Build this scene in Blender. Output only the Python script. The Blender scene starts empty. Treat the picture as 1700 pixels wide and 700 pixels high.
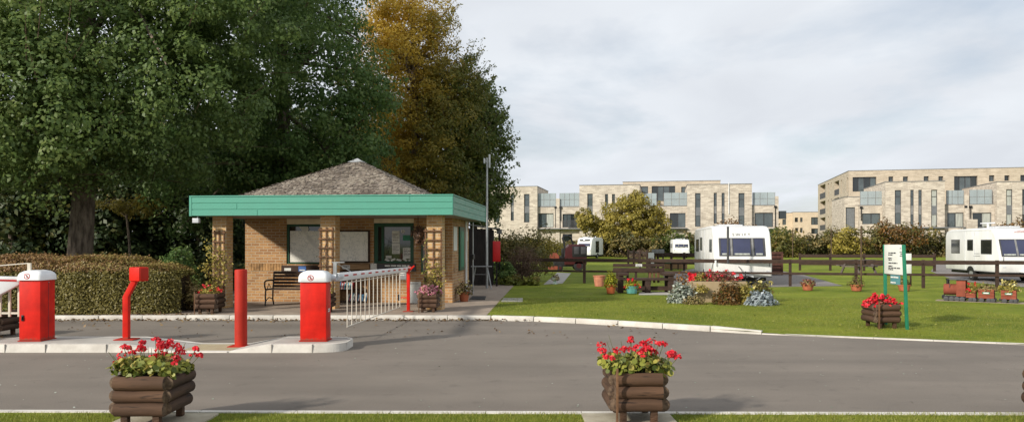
import bpy, bmesh, math, random
import numpy as np
from mathutils import Vector, Matrix
random.seed(5); rng = np.random.default_rng(11)
SC = bpy.context.scene; COL = SC.collection
PI = math.pi; R = math.radians
H = 1.6; F = 1275.0; HZ = 405.0; G = 0.05     # eye height, focal length, horizon row, level of lawn and forecourt
def X(px, d): return (px-850)/F*d
def Z(py, d): return H-(py-HZ)/F*d
def gd(py, z=G): return (H-z)*F/(py-HZ)
def P(px, py, z=G):
    d = gd(py, z); return (X(px, d), d, z)

# ---------------------------------------------------------------- materials
def nd(nt, t, **kw):
    n = nt.nodes.new(t)
    for k, v in kw.items():
        if k.startswith('i_'): n.inputs[k[2:].replace('_', ' ')].default_value = v
        else: setattr(n, k, v)
    return n
def c4(c): return (c[0], c[1], c[2], 1)
def mat(name, col, rough=.6, var=.18, scale=4, bump=.15, bscale=40, col2=None, metal=0, stretch=(1, 1, 1), spec=.4, alpha=1, thr=(.35, .65), coat=0, bdist=.02):
    m = bpy.data.materials.new(name); m.use_nodes = True; nt = m.node_tree; L = nt.links
    b = nt.nodes['Principled BSDF']
    tc = nd(nt, 'ShaderNodeTexCoord'); mp = nd(nt, 'ShaderNodeMapping'); mp.inputs['Scale'].default_value = stretch
    L.new(tc.outputs['Object'], mp.inputs[0])
    n1 = nd(nt, 'ShaderNodeTexNoise', i_Scale=scale, i_Detail=6.0, i_Roughness=.6); L.new(mp.outputs[0], n1.inputs['Vector'])
    rp = nd(nt, 'ShaderNodeValToRGB'); e = rp.color_ramp.elements
    c2 = col2 if col2 else tuple(max(0, x*(1-2*var)) for x in col)
    e[0].position, e[1].position = thr; e[0].color = c4(c2); e[1].color = c4(col if col2 else tuple(x*(1+var*.5) for x in col))
    L.new(n1.outputs['Fac'], rp.inputs[0]); L.new(rp.outputs[0], b.inputs['Base Color'])
    b.inputs['Roughness'].default_value = rough; b.inputs['Metallic'].default_value = metal
    b.inputs['Specular IOR Level'].default_value = spec; b.inputs['Alpha'].default_value = alpha
    if coat: b.inputs['Coat Weight'].default_value = coat
    if bump:
        n2 = nd(nt, 'ShaderNodeTexNoise', i_Scale=bscale, i_Detail=5.0); L.new(mp.outputs[0], n2.inputs['Vector'])
        bp = nd(nt, 'ShaderNodeBump', i_Strength=bump, i_Distance=bdist); L.new(n2.outputs['Fac'], bp.inputs['Height']); L.new(bp.outputs[0], b.inputs['Normal'])
    return m
def brick(name, c1, c2, mortar, bw=.225, bh=.075, ms=.01, var=.5, bump=.4, dirt=None):
    m = bpy.data.materials.new(name); m.use_nodes = True; nt = m.node_tree; L = nt.links; b = nt.nodes['Principled BSDF']
    uv = nd(nt, 'ShaderNodeUVMap')
    br = nd(nt, 'ShaderNodeTexBrick'); br.offset = .5
    L.new(uv.outputs[0], br.inputs['Vector'])
    br.inputs['Color1'].default_value = c4(c1); br.inputs['Color2'].default_value = c4(c2); br.inputs['Mortar'].default_value = c4(mortar)
    br.inputs['Scale'].default_value = 1; br.inputs['Brick Width'].default_value = bw; br.inputs['Row Height'].default_value = bh
    br.inputs['Mortar Size'].default_value = ms; br.inputs['Mortar Smooth'].default_value = .3; br.inputs['Bias'].default_value = 0
    n = nd(nt, 'ShaderNodeTexNoise', i_Scale=1.3, i_Detail=6.0); L.new(uv.outputs[0], n.inputs['Vector'])
    mr = nd(nt, 'ShaderNodeMapRange'); mr.inputs['From Min'].default_value = .3; mr.inputs['From Max'].default_value = .7; mr.inputs['To Min'].default_value = 1-var*.6; mr.inputs['To Max'].default_value = 1+var*.35
    L.new(n.outputs['Fac'], mr.inputs['Value'])
    n3 = nd(nt, 'ShaderNodeTexNoise', i_Scale=22.0, i_Detail=3.0); L.new(uv.outputs[0], n3.inputs['Vector'])
    mr2 = nd(nt, 'ShaderNodeMapRange'); mr2.inputs['From Min'].default_value = .3; mr2.inputs['From Max'].default_value = .7; mr2.inputs['To Min'].default_value = .85; mr2.inputs['To Max'].default_value = 1.12
    L.new(n3.outputs['Fac'], mr2.inputs['Value'])
    mu = nd(nt, 'ShaderNodeMath', operation='MULTIPLY'); L.new(mr.outputs[0], mu.inputs[0]); L.new(mr2.outputs[0], mu.inputs[1])
    vm = nd(nt, 'ShaderNodeVectorMath', operation='SCALE'); L.new(br.outputs['Color'], vm.inputs[0]); L.new(mu.outputs[0], vm.inputs['Scale'])
    L.new(vm.outputs[0], b.inputs['Base Color']); b.inputs['Roughness'].default_value = .85
    bp = nd(nt, 'ShaderNodeBump', i_Strength=bump, i_Distance=.01, invert=True); L.new(br.outputs['Fac'], bp.inputs['Height']); L.new(bp.outputs[0], b.inputs['Normal'])
    return m
def leafmat(name, cols, trans=.3, rough=.5):
    m = bpy.data.materials.new(name); m.use_nodes = True; nt = m.node_tree; L = nt.links; b = nt.nodes['Principled BSDF']; out = nt.nodes['Material Output']
    a = nd(nt, 'ShaderNodeAttribute', attribute_name='rnd'); rp = nd(nt, 'ShaderNodeValToRGB'); cr = rp.color_ramp
    for i, c in enumerate(cols):
        p = i/(len(cols)-1)
        if i == 0: cr.elements[0].color = c4(c); cr.elements[0].position = 0
        elif i == len(cols)-1: cr.elements[-1].color = c4(c); cr.elements[-1].position = 1
        else: e = cr.elements.new(p); e.color = c4(c)
    L.new(a.outputs['Fac'], rp.inputs[0]); L.new(rp.outputs[0], b.inputs['Base Color']); b.inputs['Roughness'].default_value = rough
    b.inputs['Specular IOR Level'].default_value = .35
    t = nd(nt, 'ShaderNodeBsdfTranslucent'); L.new(rp.outputs[0], t.inputs[0]); mx = nd(nt, 'ShaderNodeMixShader'); mx.inputs[0].default_value = trans
    L.new(b.outputs[0], mx.inputs[1]); L.new(t.outputs[0], mx.inputs[2]); L.new(mx.outputs[0], out.inputs[0])
    return m

# ---------------------------------------------------------------- mesh builder
class MB:
    def __init__(s): s.v = []; s.f = []
    def add(s, vs, fs):
        o = len(s.v); s.v += [tuple(x) for x in vs]; s.f += [tuple(i+o for i in f) for f in fs]; return s
    def box(s, x0, x1, y0, y1, z0, z1, M=None):
        vs = [Vector(p) for p in ((x0,y0,z0),(x1,y0,z0),(x1,y1,z0),(x0,y1,z0),(x0,y0,z1),(x1,y0,z1),(x1,y1,z1),(x0,y1,z1))]
        if M is not None: vs = [M @ v for v in vs]
        return s.add(vs, [(0,3,2,1),(4,5,6,7),(0,1,5,4),(1,2,6,5),(2,3,7,6),(3,0,4,7)])
    def cb(s, c, sz, rot=None):
        M = Matrix.Translation(c)
        if rot: M = M @ Matrix.Rotation(rot[2], 4, 'Z') @ Matrix.Rotation(rot[1], 4, 'Y') @ Matrix.Rotation(rot[0], 4, 'X')
        a, b, c_ = sz[0]/2, sz[1]/2, sz[2]/2
        return s.box(-a, a, -b, b, -c_, c_, M)
    def tube(s, pts, rad, n=10, cap=True, round_ends=0):
        pts = [Vector(p) for p in pts]
        if not hasattr(rad, '__len__'): rad = [rad]*len(pts)
        rad = list(rad)
        if round_ends:
            d0 = (pts[0]-pts[1]).normalized(); d1 = (pts[-1]-pts[-2]).normalized(); r0, r1 = rad[0], rad[-1]; k = round_ends
            pts = [pts[0]+d0*r0*k, pts[0]+d0*r0*k*.7]+pts+[pts[-1]+d1*r1*k*.7, pts[-1]+d1*r1*k]; rad = [r0*.35, r0*.78]+rad+[r1*.78, r1*.35]
        rings = []; prev = None
        for i, p in enumerate(pts):
            t = (pts[min(i+1, len(pts)-1)]-pts[max(i-1, 0)]).normalized()
            if prev is None:
                a = t.orthogonal().normalized() if abs(t.z) > .9 else t.cross(Vector((0,0,1))).normalized()
            else: a = (prev-t*prev.dot(t)).normalized()
            prev = a; b = t.cross(a)
            rings.append([p+(a*math.cos(2*PI*j/n)+b*math.sin(2*PI*j/n))*rad[i] for j in range(n)])
        vs = [v for r in rings for v in r]; fs = []
        for i in range(len(rings)-1):
            for j in range(n): fs.append((i*n+j, i*n+(j+1)%n, (i+1)*n+(j+1)%n, (i+1)*n+j))
        if cap: fs.append(tuple(range(n-1, -1, -1))); fs.append(tuple((len(rings)-1)*n+j for j in range(n)))
        return s.add(vs, fs)
    def cyl(s, p0, p1, r, n=12, r1=None): return s.tube([p0, p1], [r, r if r1 is None else r1], n)
    def lathe(s, prof, c=(0,0,0), n=20, cap=True):
        vs = [(c[0]+r*math.cos(2*PI*j/n), c[1]+r*math.sin(2*PI*j/n), c[2]+z) for r, z in prof for j in range(n)]; fs = []
        for i in range(len(prof)-1):
            for j in range(n): fs.append((i*n+j, i*n+(j+1)%n, (i+1)*n+(j+1)%n, (i+1)*n+j))
        if cap: fs.append(tuple(range(n-1, -1, -1))); fs.append(tuple((len(prof)-1)*n+j for j in range(n)))
        return s.add(vs, fs)
    def prism(s, pts, axis, a, b):       # polygon in the other two axes, extruded along axis from a to b
        def mk(p, t): return {'x': (t, p[0], p[1]), 'y': (p[0], t, p[1]), 'z': (p[0], p[1], t)}[axis]
        n = len(pts); vs = [mk(p, a) for p in pts]+[mk(p, b) for p in pts]
        fs = [tuple(range(n)), tuple(range(2*n-1, n-1, -1))]+[(i, i+n, (i+1)%n+n, (i+1)%n) for i in range(n)]
        return s.add(vs, fs)
    def quad(s, *p): return s.add(p, [tuple(range(len(p)))])
    def build(s, name, m, parent=None, bevel=0, seg=2, smooth=True, angle=35, loc=None, flip=False):
        me = bpy.data.meshes.new(name); me.from_pydata(s.v, [], s.f); 
        bm = bmesh.new(); bm.from_mesh(me)
        if not flip: bmesh.ops.recalc_face_normals(bm, faces=bm.faces)
        if bevel:
            es = [e for e in bm.edges if len(e.link_faces) == 2 and e.calc_face_angle(0) > .6]
            bmesh.ops.bevel(bm, geom=es, offset=bevel, segments=seg, affect='EDGES', profile=.6, clamp_overlap=True)
        uvl = bm.loops.layers.uv.new('UVMap')
        for f in bm.faces:
            n = f.normal; ax = max(range(3), key=lambda i: abs(n[i]))
            for l in f.loops:
                c = l.vert.co; l[uvl].uv = ((c.y, c.z) if ax == 0 else (c.x, c.z) if ax == 1 else (c.x, c.y))
        bm.to_mesh(me); bm.free()
        if smooth:
            for p in me.polygons: p.use_smooth = True
            me.set_sharp_from_angle(angle=R(angle))
        for mm in (m if isinstance(m, (list, tuple)) else [m]): me.materials.append(mm)
        o = bpy.data.objects.new(name, me); COL.objects.link(o)
        if parent: o.parent = parent
        if loc: o.location = loc
        return o
def tag(o, label=None, cat=None, group=None, kind=None):
    if label: o['label'] = label
    if cat: o['category'] = cat
    if group: o['group'] = group
    if kind: o['kind'] = kind
    return o
def thing(name, label, cat, loc=(0,0,0), rz=0, group=None, scale=None):
    o = bpy.data.objects.new(name, None); COL.objects.link(o); o.location = loc; o.rotation_euler = (0, 0, rz); o.empty_display_size = .2
    if scale: o.scale = scale
    return tag(o, label, cat, group)
def struct(name, mb, m, **k): return tag(mb.build(name, m, **k), kind='structure', label=None)
def copy_tree(o, parent=None):
    c = o.copy(); COL.objects.link(c)
    if parent: c.parent = parent
    for ch in list(o.children): copy_tree(ch, c)
    return c
def dup(o, loc, label, rz=0, group=None, scale=None):
    c = copy_tree(o); c.location = loc; c.rotation_euler = (0, 0, rz); c['label'] = label
    if group: c['group'] = group
    if scale: c.scale = scale
    return c
def text(mb, s, o, xd, ud, size, ext=.002):
    cu = bpy.data.curves.new('t', 'FONT'); cu.body = s; cu.size = size; cu.extrude = 0; cu.align_x = 'CENTER'; cu.resolution_u = 2
    ob = bpy.data.objects.new('t', cu); COL.objects.link(ob); bpy.context.view_layer.update()
    me = bpy.data.meshes.new_from_object(ob.evaluated_get(bpy.context.evaluated_depsgraph_get()))
    xd = Vector(xd).normalized(); ud = Vector(ud).normalized(); nn = xd.cross(ud); o = Vector(o)+nn*ext
    mb.add([o+xd*v.co.x+ud*v.co.y for v in me.vertices], [tuple(p.vertices) for p in me.polygons])
    bpy.data.objects.remove(ob); bpy.data.curves.remove(cu); bpy.data.meshes.remove(me)
    return mb
def scribble(mb, o, xd, ud, w, rows, rh, seed=0, frac=.55, gap=.25):
    # rows of short dark dashes: print too small to read in the photograph
    rr = random.Random(seed); xd = Vector(xd).normalized(); ud = Vector(ud).normalized(); nn = xd.cross(ud); o = Vector(o)+nn*.003
    for i in range(rows):
        if rr.random() < .12: continue
        x = rr.random()*w*.05; end = w*(1 if rr.random() < .6 else rr.uniform(.4, .9))
        while x < end:
            l = rr.uniform(.6, 2.6)*rh; l = min(l, end-x)
            a = o+xd*x-ud*(i*rh); b = a+xd*l; hgt = ud*rh*frac*rr.uniform(.8, 1)
            mb.add([a, b, b+hgt, a+hgt], [(0,1,2,3)]); x += l+rh*gap*rr.uniform(1, 2)
    return mb

# ---------------------------------------------------------------- leaves
LEAF = np.array([(0,0,0),(.45,.32,.08),(1,0,-.05),(.45,-.32,.08)])
ROUND = np.array([(math.cos(a)*.5+.5, math.sin(a)*.5, .12*abs(math.sin(a))) for a in np.linspace(0, 2*PI, 8)[:-1]])
BLADE = np.array([(0,-.06,0),(0,.06,0),(.6,.03,.04),(1,0,.14)])
NEEDLE = np.array([(0,-.05,0),(0,.05,0),(1,.03,0),(1,-.03,0)])
def unit(a): return a/np.maximum(1e-9, np.linalg.norm(a, axis=1))[:, None]
def inst(name, pts, nrm, size, m, parent=None, tmpl=LEAF, rnd=None, along=None, jit=.6, szvar=.35, droop=.3):
    n = len(pts); K = len(tmpl)
    N = unit(nrm+rng.normal(0, jit, (n, 3)))
    if along is None:
        T = rng.normal(0, 1, (n, 3)); T[:, 2] -= droop
    else: T = along+rng.normal(0, .25, (n, 3))
    if along is None:
        T = unit(T-N*(T*N).sum(1)[:, None])
    else:
        T = unit(T); N = unit(N-T*(T*N).sum(1)[:, None])
    B = np.cross(N, T); sz = size*(1+rng.uniform(-szvar, szvar, n)) if np.isscalar(size) else size
    V = pts[:, None, :]+sz[:, None, None]*(tmpl[None, :, 0:1]*T[:, None, :]+tmpl[None, :, 1:2]*B[:, None, :]+tmpl[None, :, 2:3]*N[:, None, :])
    me = bpy.data.meshes.new(name); me.vertices.add(n*K); me.vertices.foreach_set('co', V.reshape(-1).astype(np.float32))
    me.loops.add(n*K); me.loops.foreach_set('vertex_index', np.arange(n*K, dtype=np.int32))
    me.polygons.add(n); me.polygons.foreach_set('loop_start', np.arange(0, n*K, K, dtype=np.int32))
    me.update(calc_edges=True)
    at = me.attributes.new('rnd', 'FLOAT', 'FACE'); r = rng.uniform(0, 1, n) if rnd is None else np.clip(rnd, 0, 1)
    at.data.foreach_set('value', r.astype(np.float32)); me.materials.append(m)
    o = bpy.data.objects.new(name, me); COL.objects.link(o)
    if parent: o.parent = parent
    return o
def sph(n):
    d = rng.normal(0, 1, (n, 3)); return unit(d)
def crown(ells, ncl, rcl, nlf, shell=.55, zsq=.7, tint=None, var=.5):
    """clumps of leaves through a set of ellipsoids (cx,cy,cz,rx,ry,rz)"""
    E = np.array(ells, float); w = (E[:, 3]*E[:, 4]*E[:, 5])**.75; idx = rng.choice(len(E), ncl, p=w/w.sum())
    d = sph(ncl); r = shell+(1-shell)*rng.uniform(0, 1, ncl)**.6
    r = np.where(rng.uniform(0, 1, ncl) < .12, r*1.14, r)
    C = E[idx, :3]+d*E[idx, 3:]*r[:, None]
    cr = rcl*rng.uniform(.6, 1.35, ncl); base = rng.uniform(0, 1, ncl)
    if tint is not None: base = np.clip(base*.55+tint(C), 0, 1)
    ld = sph(ncl*nlf).reshape(ncl, nlf, 3); lr = rng.uniform(.25, 1, (ncl, nlf))**.5
    off = ld*lr[..., None]*cr[:, None, None]; off[..., 2] *= zsq
    off[..., 2] -= .25*(off[..., 0]**2+off[..., 1]**2)/cr[:, None]
    pts = (C[:, None, :]+off).reshape(-1, 3); nr = (ld*.7+d[:, None, :]*.5); nr[..., 2] += .32
    rn = (base[:, None]*(1-var)+rng.uniform(0, 1, (ncl, nlf))*var).reshape(-1)
    return pts, nr.reshape(-1, 3), rn, C
def limbs(mb, base, top, r, C, k=10, n=7):
    """trunk from base to top with k limbs to clump centres"""
    b = Vector(base); t = Vector(top)
    pts = [b+(t-b)*q+Vector((math.sin(q*5)*.12, math.cos(q*4)*.08, 0))*q for q in (0, .08, .3, .6, 1)]
    mb.tube(pts, [r*1.35, r*1.05, r*.9, r*.75, r*.45], 12)
    sel = rng.choice(len(C), min(k, len(C)), replace=False)
    for i in sel:
        c = Vector(C[i]); s = pts[3].lerp(pts[4], random.random()) if c.z > pts[3].z else pts[2].lerp(pts[3], random.random())
        m1 = s.lerp(c, .5)+Vector((random.uniform(-.3, .3), random.uniform(-.3, .3), random.uniform(.1, .5)))
        mb.tube([s, m1, c], [r*.3, r*.17, r*.05], 6)
    return mb
def dome(n, w, dpt, h, z0=0, inner=.45):
    d = sph(n); d[:, 2] = np.abs(d[:, 2])*1.1-.1; rr = inner+(1-inner)*rng.uniform(0, 1, n)**.5
    lump = 1+.13*np.sin(d[:, 0]*7+d[:, 2]*5)+.1*np.sin(d[:, 1]*9+d[:, 0]*4)
    p = d*rr[:, None]*lump[:, None]*np.array([w/2, dpt/2, h]); p[:, 2] = np.maximum(p[:, 2], 0.01)+z0
    nn = d.copy(); nn[:, 2] += .4
    return p, nn
class Fr:
    def __init__(s, ox, oy, a): s.ox, s.oy, s.a = ox, oy, a; s.U = (math.cos(a), -math.sin(a)); s.V = (math.sin(a), math.cos(a))
    def u(s, px, v=0):
        k = (px-850)/F; return (k*(s.oy+v*s.V[1])-s.ox-v*s.V[0])/(s.U[0]-k*s.U[1])
    def v(s, px, u=0):
        k = (px-850)/F; return (k*(s.oy+u*s.U[1])-s.ox-u*s.U[0])/(s.V[0]-k*s.V[1])
    def d(s, u, v=0): return s.oy+u*s.U[1]+v*s.V[1]
    def z(s, py, u, v=0): return H-(py-HZ)/F*s.d(u, v)
    def w(s, u, v, z=0): return (s.ox+u*s.U[0]+v*s.V[0], s.oy+u*s.U[1]+v*s.V[1], z)
def holes_wall(mb, fn, a0, a1, z0, z1, holes, rev):
    """wall face with real openings; fn(s, depth, z) gives the point"""
    xs = sorted({a0, a1, *[h[0] for h in holes], *[h[1] for h in holes]}); zs = sorted({z0, z1, *[h[2] for h in holes], *[h[3] for h in holes]})
    xs = [x for x in xs if a0 <= x <= a1]; zs = [z for z in zs if z0 <= z <= z1]
    for i in range(len(xs)-1):
        for j in range(len(zs)-1):
            cx, cz = (xs[i]+xs[i+1])/2, (zs[j]+zs[j+1])/2
            if any(h[0] < cx < h[1] and h[2] < cz < h[3] for h in holes): continue
            mb.quad(fn(xs[i],0,zs[j]), fn(xs[i+1],0,zs[j]), fn(xs[i+1],0,zs[j+1]), fn(xs[i],0,zs[j+1]))
    for a, b, c, d in holes:
        mb.quad(fn(a,0,c), fn(a,0,d), fn(a,rev,d), fn(a,rev,c)); mb.quad(fn(b,0,d), fn(b,0,c), fn(b,rev,c), fn(b,rev,d))
        mb.quad(fn(a,0,d), fn(b,0,d), fn(b,rev,d), fn(a,rev,d)); mb.quad(fn(b,0,c), fn(a,0,c), fn(a,rev,c), fn(b,rev,c))
# ---------------------------------------------------------------- palette
M = {}
M['asphalt_old'] = mat('asphalt', (.205,.178,.155), .9, .12, .6, .5, 90, col2=(.165,.145,.127), stretch=(.35,1,1))
M['kerb'] = mat('kerb_concrete', (.64,.61,.55), .85, .2, 3, .3, 60, col2=(.48,.45,.40))
M['concrete'] = mat('concrete', (.42,.40,.36), .85, .2, 2, .3, 50, col2=(.33,.31,.28))
M['paving'] = mat('paving', (.33,.265,.205), .9, .2, 2.5, .4, 50, col2=(.24,.19,.15))
M['slab'] = mat('slab', (.40,.36,.27), .9, .2, 6, .3, 50, col2=(.30,.26,.19))
M['gravel'] = mat('gravel', (.26,.235,.215), .95, .25, 14, .8, 60, col2=(.15,.135,.125))
M['tactile'] = mat('tactile_paving', (.40,.34,.22), .85, .2, 4, .3, 60, col2=(.33,.27,.17))
M['cbrick'] = brick('yellow_brick', (.46,.255,.10), (.30,.145,.055), (.42,.32,.21), var=.4, ms=.011)
M['pbrick'] = brick('pillar_brick', (.60,.38,.17), (.44,.25,.10), (.52,.42,.29), var=.25)
M['abrick'] = brick('pale_brick', (.60,.535,.445), (.38,.325,.265), (.58,.53,.46), bw=.62, bh=.15, ms=.012, var=.26, bump=.1)
M['abrick2'] = brick('pale_brick_upper', (.50,.43,.335), (.38,.32,.24), (.46,.40,.32), bw=.7, bh=.15, ms=.01, var=.2, bump=.1)
M['obrick'] = brick('orange_brick', (.60,.49,.36), (.54,.43,.31), (.52,.45,.36), bw=.7, bh=.15, var=.2, bump=.1)
M['teal'] = mat('teal_paint', (.075,.285,.21), .65, .12, 3, .3, 30, col2=(.075,.30,.22), stretch=(1.2,1,1), thr=(.3,.55))
M['tealg'] = mat('teal_paint_weathered', (.20,.33,.28), .6, .12, 5, .15, 30, col2=(.11,.29,.23), stretch=(1,.3,3))
M['soffit'] = mat('soffit_board', (.30,.27,.23), .7, .15)
M['cream'] = mat('cream_board', (.80,.70,.54), .7, .1, 3, .05)
M['green'] = mat('green_paint', (.012,.075,.035), .45, .15)
M['signgreen'] = mat('sign_green', (.02,.20,.11), .45, .12)
M['wood'] = mat('brown_wood', (.058,.031,.020), .8, .3, 6, .4, 30, col2=(.028,.016,.011), stretch=(1,1,4))
M['log'] = mat('log_wood', (.092,.046,.023), .8, .3, 7, .8, 26, col2=(.030,.015,.008), stretch=(.5,.5,1.6), bdist=.03)
def logmat(name, stretch, axis):
    m = mat(name, (.105,.055,.030), .85, .3, 5, .9, 16, col2=(.035,.018,.010), stretch=stretch, bdist=.012); nt = m.node_tree; L = nt.links; b = nt.nodes['Principled BSDF']; src = b.inputs['Base Color'].links[0].from_socket
    tc = [n for n in nt.nodes if n.type == 'TEX_COORD'][0]; s = nd(nt, 'ShaderNodeSeparateXYZ'); L.new(tc.outputs['Normal'], s.inputs[0]); ab = nd(nt, 'ShaderNodeMath', operation='ABSOLUTE'); L.new(s.outputs[axis], ab.inputs[0]); gt = nd(nt, 'ShaderNodeMath', operation='GREATER_THAN'); gt.inputs[1].default_value = .8; L.new(ab.outputs[0], gt.inputs[0])
    w = nd(nt, 'ShaderNodeTexNoise', i_Scale=30.0, i_Detail=4.0); L.new(tc.outputs['Object'], w.inputs['Vector']); r = nd(nt, 'ShaderNodeValToRGB'); r.color_ramp.elements[0].color = (.05,.03,.02,1); r.color_ramp.elements[1].color = (.15,.10,.065,1); r.color_ramp.elements[0].position = .35; r.color_ramp.elements[1].position = .65; L.new(w.outputs['Fac'], r.inputs[0])
    # long drying cracks along the grain
    mp = [n for n in nt.nodes if n.type == 'MAPPING'][0]; n3 = nd(nt, 'ShaderNodeTexNoise', i_Scale=34.0, i_Detail=3.0); L.new(mp.outputs[0], n3.inputs['Vector']); mr = nd(nt, 'ShaderNodeMapRange')
    for k, q in zip(('From Min','From Max','To Min','To Max'), (.33, .40, .3, 1)): mr.inputs[k].default_value = q
    L.new(n3.outputs['Fac'], mr.inputs['Value']); sc_ = nd(nt, 'ShaderNodeVectorMath', operation='SCALE'); L.new(src, sc_.inputs[0]); L.new(mr.outputs[0], sc_.inputs['Scale'])
    mx = nd(nt, 'ShaderNodeMixRGB'); L.new(gt.outputs[0], mx.inputs[0]); L.new(sc_.outputs[0], mx.inputs[1]); L.new(r.outputs[0], mx.inputs[2]); L.new(mx.outputs[0], b.inputs['Base Color']); return m
M['logx'] = logmat('log_wood_across', (.12,1,1), 'X'); M['logy'] = logmat('log_wood_along', (1,.12,1), 'Y')
M['logend'] = mat('log_end', (.07,.042,.028), .85, .3, 12, .4)
M['trellis'] = mat('trellis_wood', (.17,.085,.04), .75, .25, 8)
M['plank'] = mat('plank_wood', (.34,.20,.095), .7, .2, 4, .1, 30, stretch=(.5,1,4))
M['darkwood'] = mat('dark_creosote', (.022,.016,.014), .85, .3, 5, .5, 30, stretch=(4,4,.5))
M['red'] = mat('red_powder_coat', (.60,.014,.006), .5, .16, 3, .05, 40, spec=.2)
def grime(m, z0=.0, z1=.09):
    nt = m.node_tree; L = nt.links; b = nt.nodes['Principled BSDF']; src = b.inputs['Base Color'].links[0].from_socket; tc = [n for n in nt.nodes if n.type == 'TEX_COORD'][0]
    s = nd(nt, 'ShaderNodeSeparateXYZ'); L.new(tc.outputs['Object'], s.inputs[0]); n = nd(nt, 'ShaderNodeTexNoise', i_Scale=18.0, i_Detail=6.0, i_Roughness=.7); L.new(tc.outputs['Object'], n.inputs['Vector'])
    a = nd(nt, 'ShaderNodeMapRange'); 
    for k, q in zip(('From Min','From Max','To Min','To Max'), (z0, z1, .34, -.12)): a.inputs[k].default_value = q
    L.new(s.outputs['Z'], a.inputs['Value']); ad = nd(nt, 'ShaderNodeMath', operation='ADD'); L.new(n.outputs['Fac'], ad.inputs[0]); L.new(a.outputs[0], ad.inputs[1]); r = nd(nt, 'ShaderNodeMapRange')
    for k, q in zip(('From Min','From Max','To Min','To Max'), (.56, .78, 0, .65)): r.inputs[k].default_value = q
    L.new(ad.outputs[0], r.inputs['Value']); mx = nd(nt, 'ShaderNodeMixRGB'); L.new(r.outputs[0], mx.inputs[0]); L.new(src, mx.inputs[1]); mx.inputs[2].default_value = (.16,.09,.06,1); L.new(mx.outputs[0], b.inputs['Base Color'])
grime(M['red'])
M['redb'] = mat('red_bollard_paint', (.40,.024,.012), .6, .1, 3, .1, 60, spec=.2)
M['postred'] = mat('red_box_paint', (.50,.01,.012), .4, .1, 2)
M['white'] = mat('white_paint', (.74,.75,.76), .35, .05, 3, .02)
M['cara'] = mat('caravan_white', (.72,.72,.70), .3, .08, 1.6, .02, 10, stretch=(1,1,.4))
M['metal'] = mat('galvanised', (.42,.43,.44), .4, .12, 8, .05, metal=.6)
M['alu'] = mat('grey_cap', (.55,.57,.60), .35, .1, 4, .03)
M['bar'] = mat('skirt_bar', (.62,.57,.48), .5, .1)
M['black'] = mat('black', (.012,.012,.013), .5, .2)
M['rubber'] = mat('rubber', (.02,.02,.02), .85, .2)
M['darkgrey'] = mat('dark_grey', (.06,.06,.065), .6, .15)
M['grey'] = mat('mid_grey', (.22,.22,.22), .6, .15)
M['terra'] = mat('terracotta', (.42,.13,.06), .8, .15, 6, .1)
M['terrapale'] = mat('terracotta_pale', (.50,.20,.12), .8, .15, 6, .1)
M['tealpot'] = mat('teal_glaze', (.10,.30,.27), .35, .2, 8)
M['soil'] = mat('soil', (.04,.028,.02), .95, .3, 20, .8, 40)
M['stone'] = mat('stone_trough', (.36,.28,.17), .85, .12, 3, .2, 30, col2=(.30,.225,.13))
M['bark'] = mat('bark', (.22,.175,.13), .95, .3, 5, 1, 12, col2=(.06,.045,.033), stretch=(2,2,.5), bdist=.06)
M['twig'] = mat('twig', (.10,.065,.04), .9, .25)
M['hedgecore'] = mat('hedge_core', (.045,.033,.018), .95, .3, 6, .8, 20)
M['train'] = mat('train_red', (.27,.068,.038), .85, .15, 5, .1, 30)
M['mower'] = mat('mower_red', (.055,.008,.009), .4, .15, 3)
M['orange'] = mat('mower_orange', (.55,.09,.02), .4, .15, 3)
M['paper'] = mat('paper', (.62,.62,.58), .8, .05, 4, 0)
M['ink'] = mat('ink', (.05,.05,.06), .7, .1, 4, 0)
M['redink'] = mat('red_ink', (.50,.02,.02), .6, .1, 4, 0)
M['blue'] = mat('blue_print', (.05,.13,.36), .6, .1, 4, 0)
M['whitebright'] = mat('sign_white', (.72,.74,.70), .5, .05, 3, 0)
M['rustwood'] = mat('compound_wood', (.10,.04,.028), .8, .25, 6, .2)
M['lead'] = mat('lead_cap', (.42,.44,.45), .5, .1)
M['flagg'] = mat('grey_slate', (.16,.17,.18), .7, .1)
def glass(name, col, rough=.05, metal=0, spec=.9):
    return mat(name, col, rough, .15, .8, 0, spec=spec, metal=metal)
M['glass'] = glass('window_glass', (.075,.095,.10)); M['glassd'] = glass('dark_glass', (.015,.02,.02))
M['cglass'] = glass('caravan_glass', (.03,.035,.085), .06); M['bglass'] = mat('balcony_glass', (.36,.42,.44), .12, .08, .5, 0, spec=.8, alpha=.82)
M['curtain_and_reflection'] = mat('curtain_and_reflection', (.42,.44,.40), .7, .2, 3, 0, stretch=(6,6,.2))  # cloth in the flats' windows, and painted reflections on caravan panes
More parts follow.
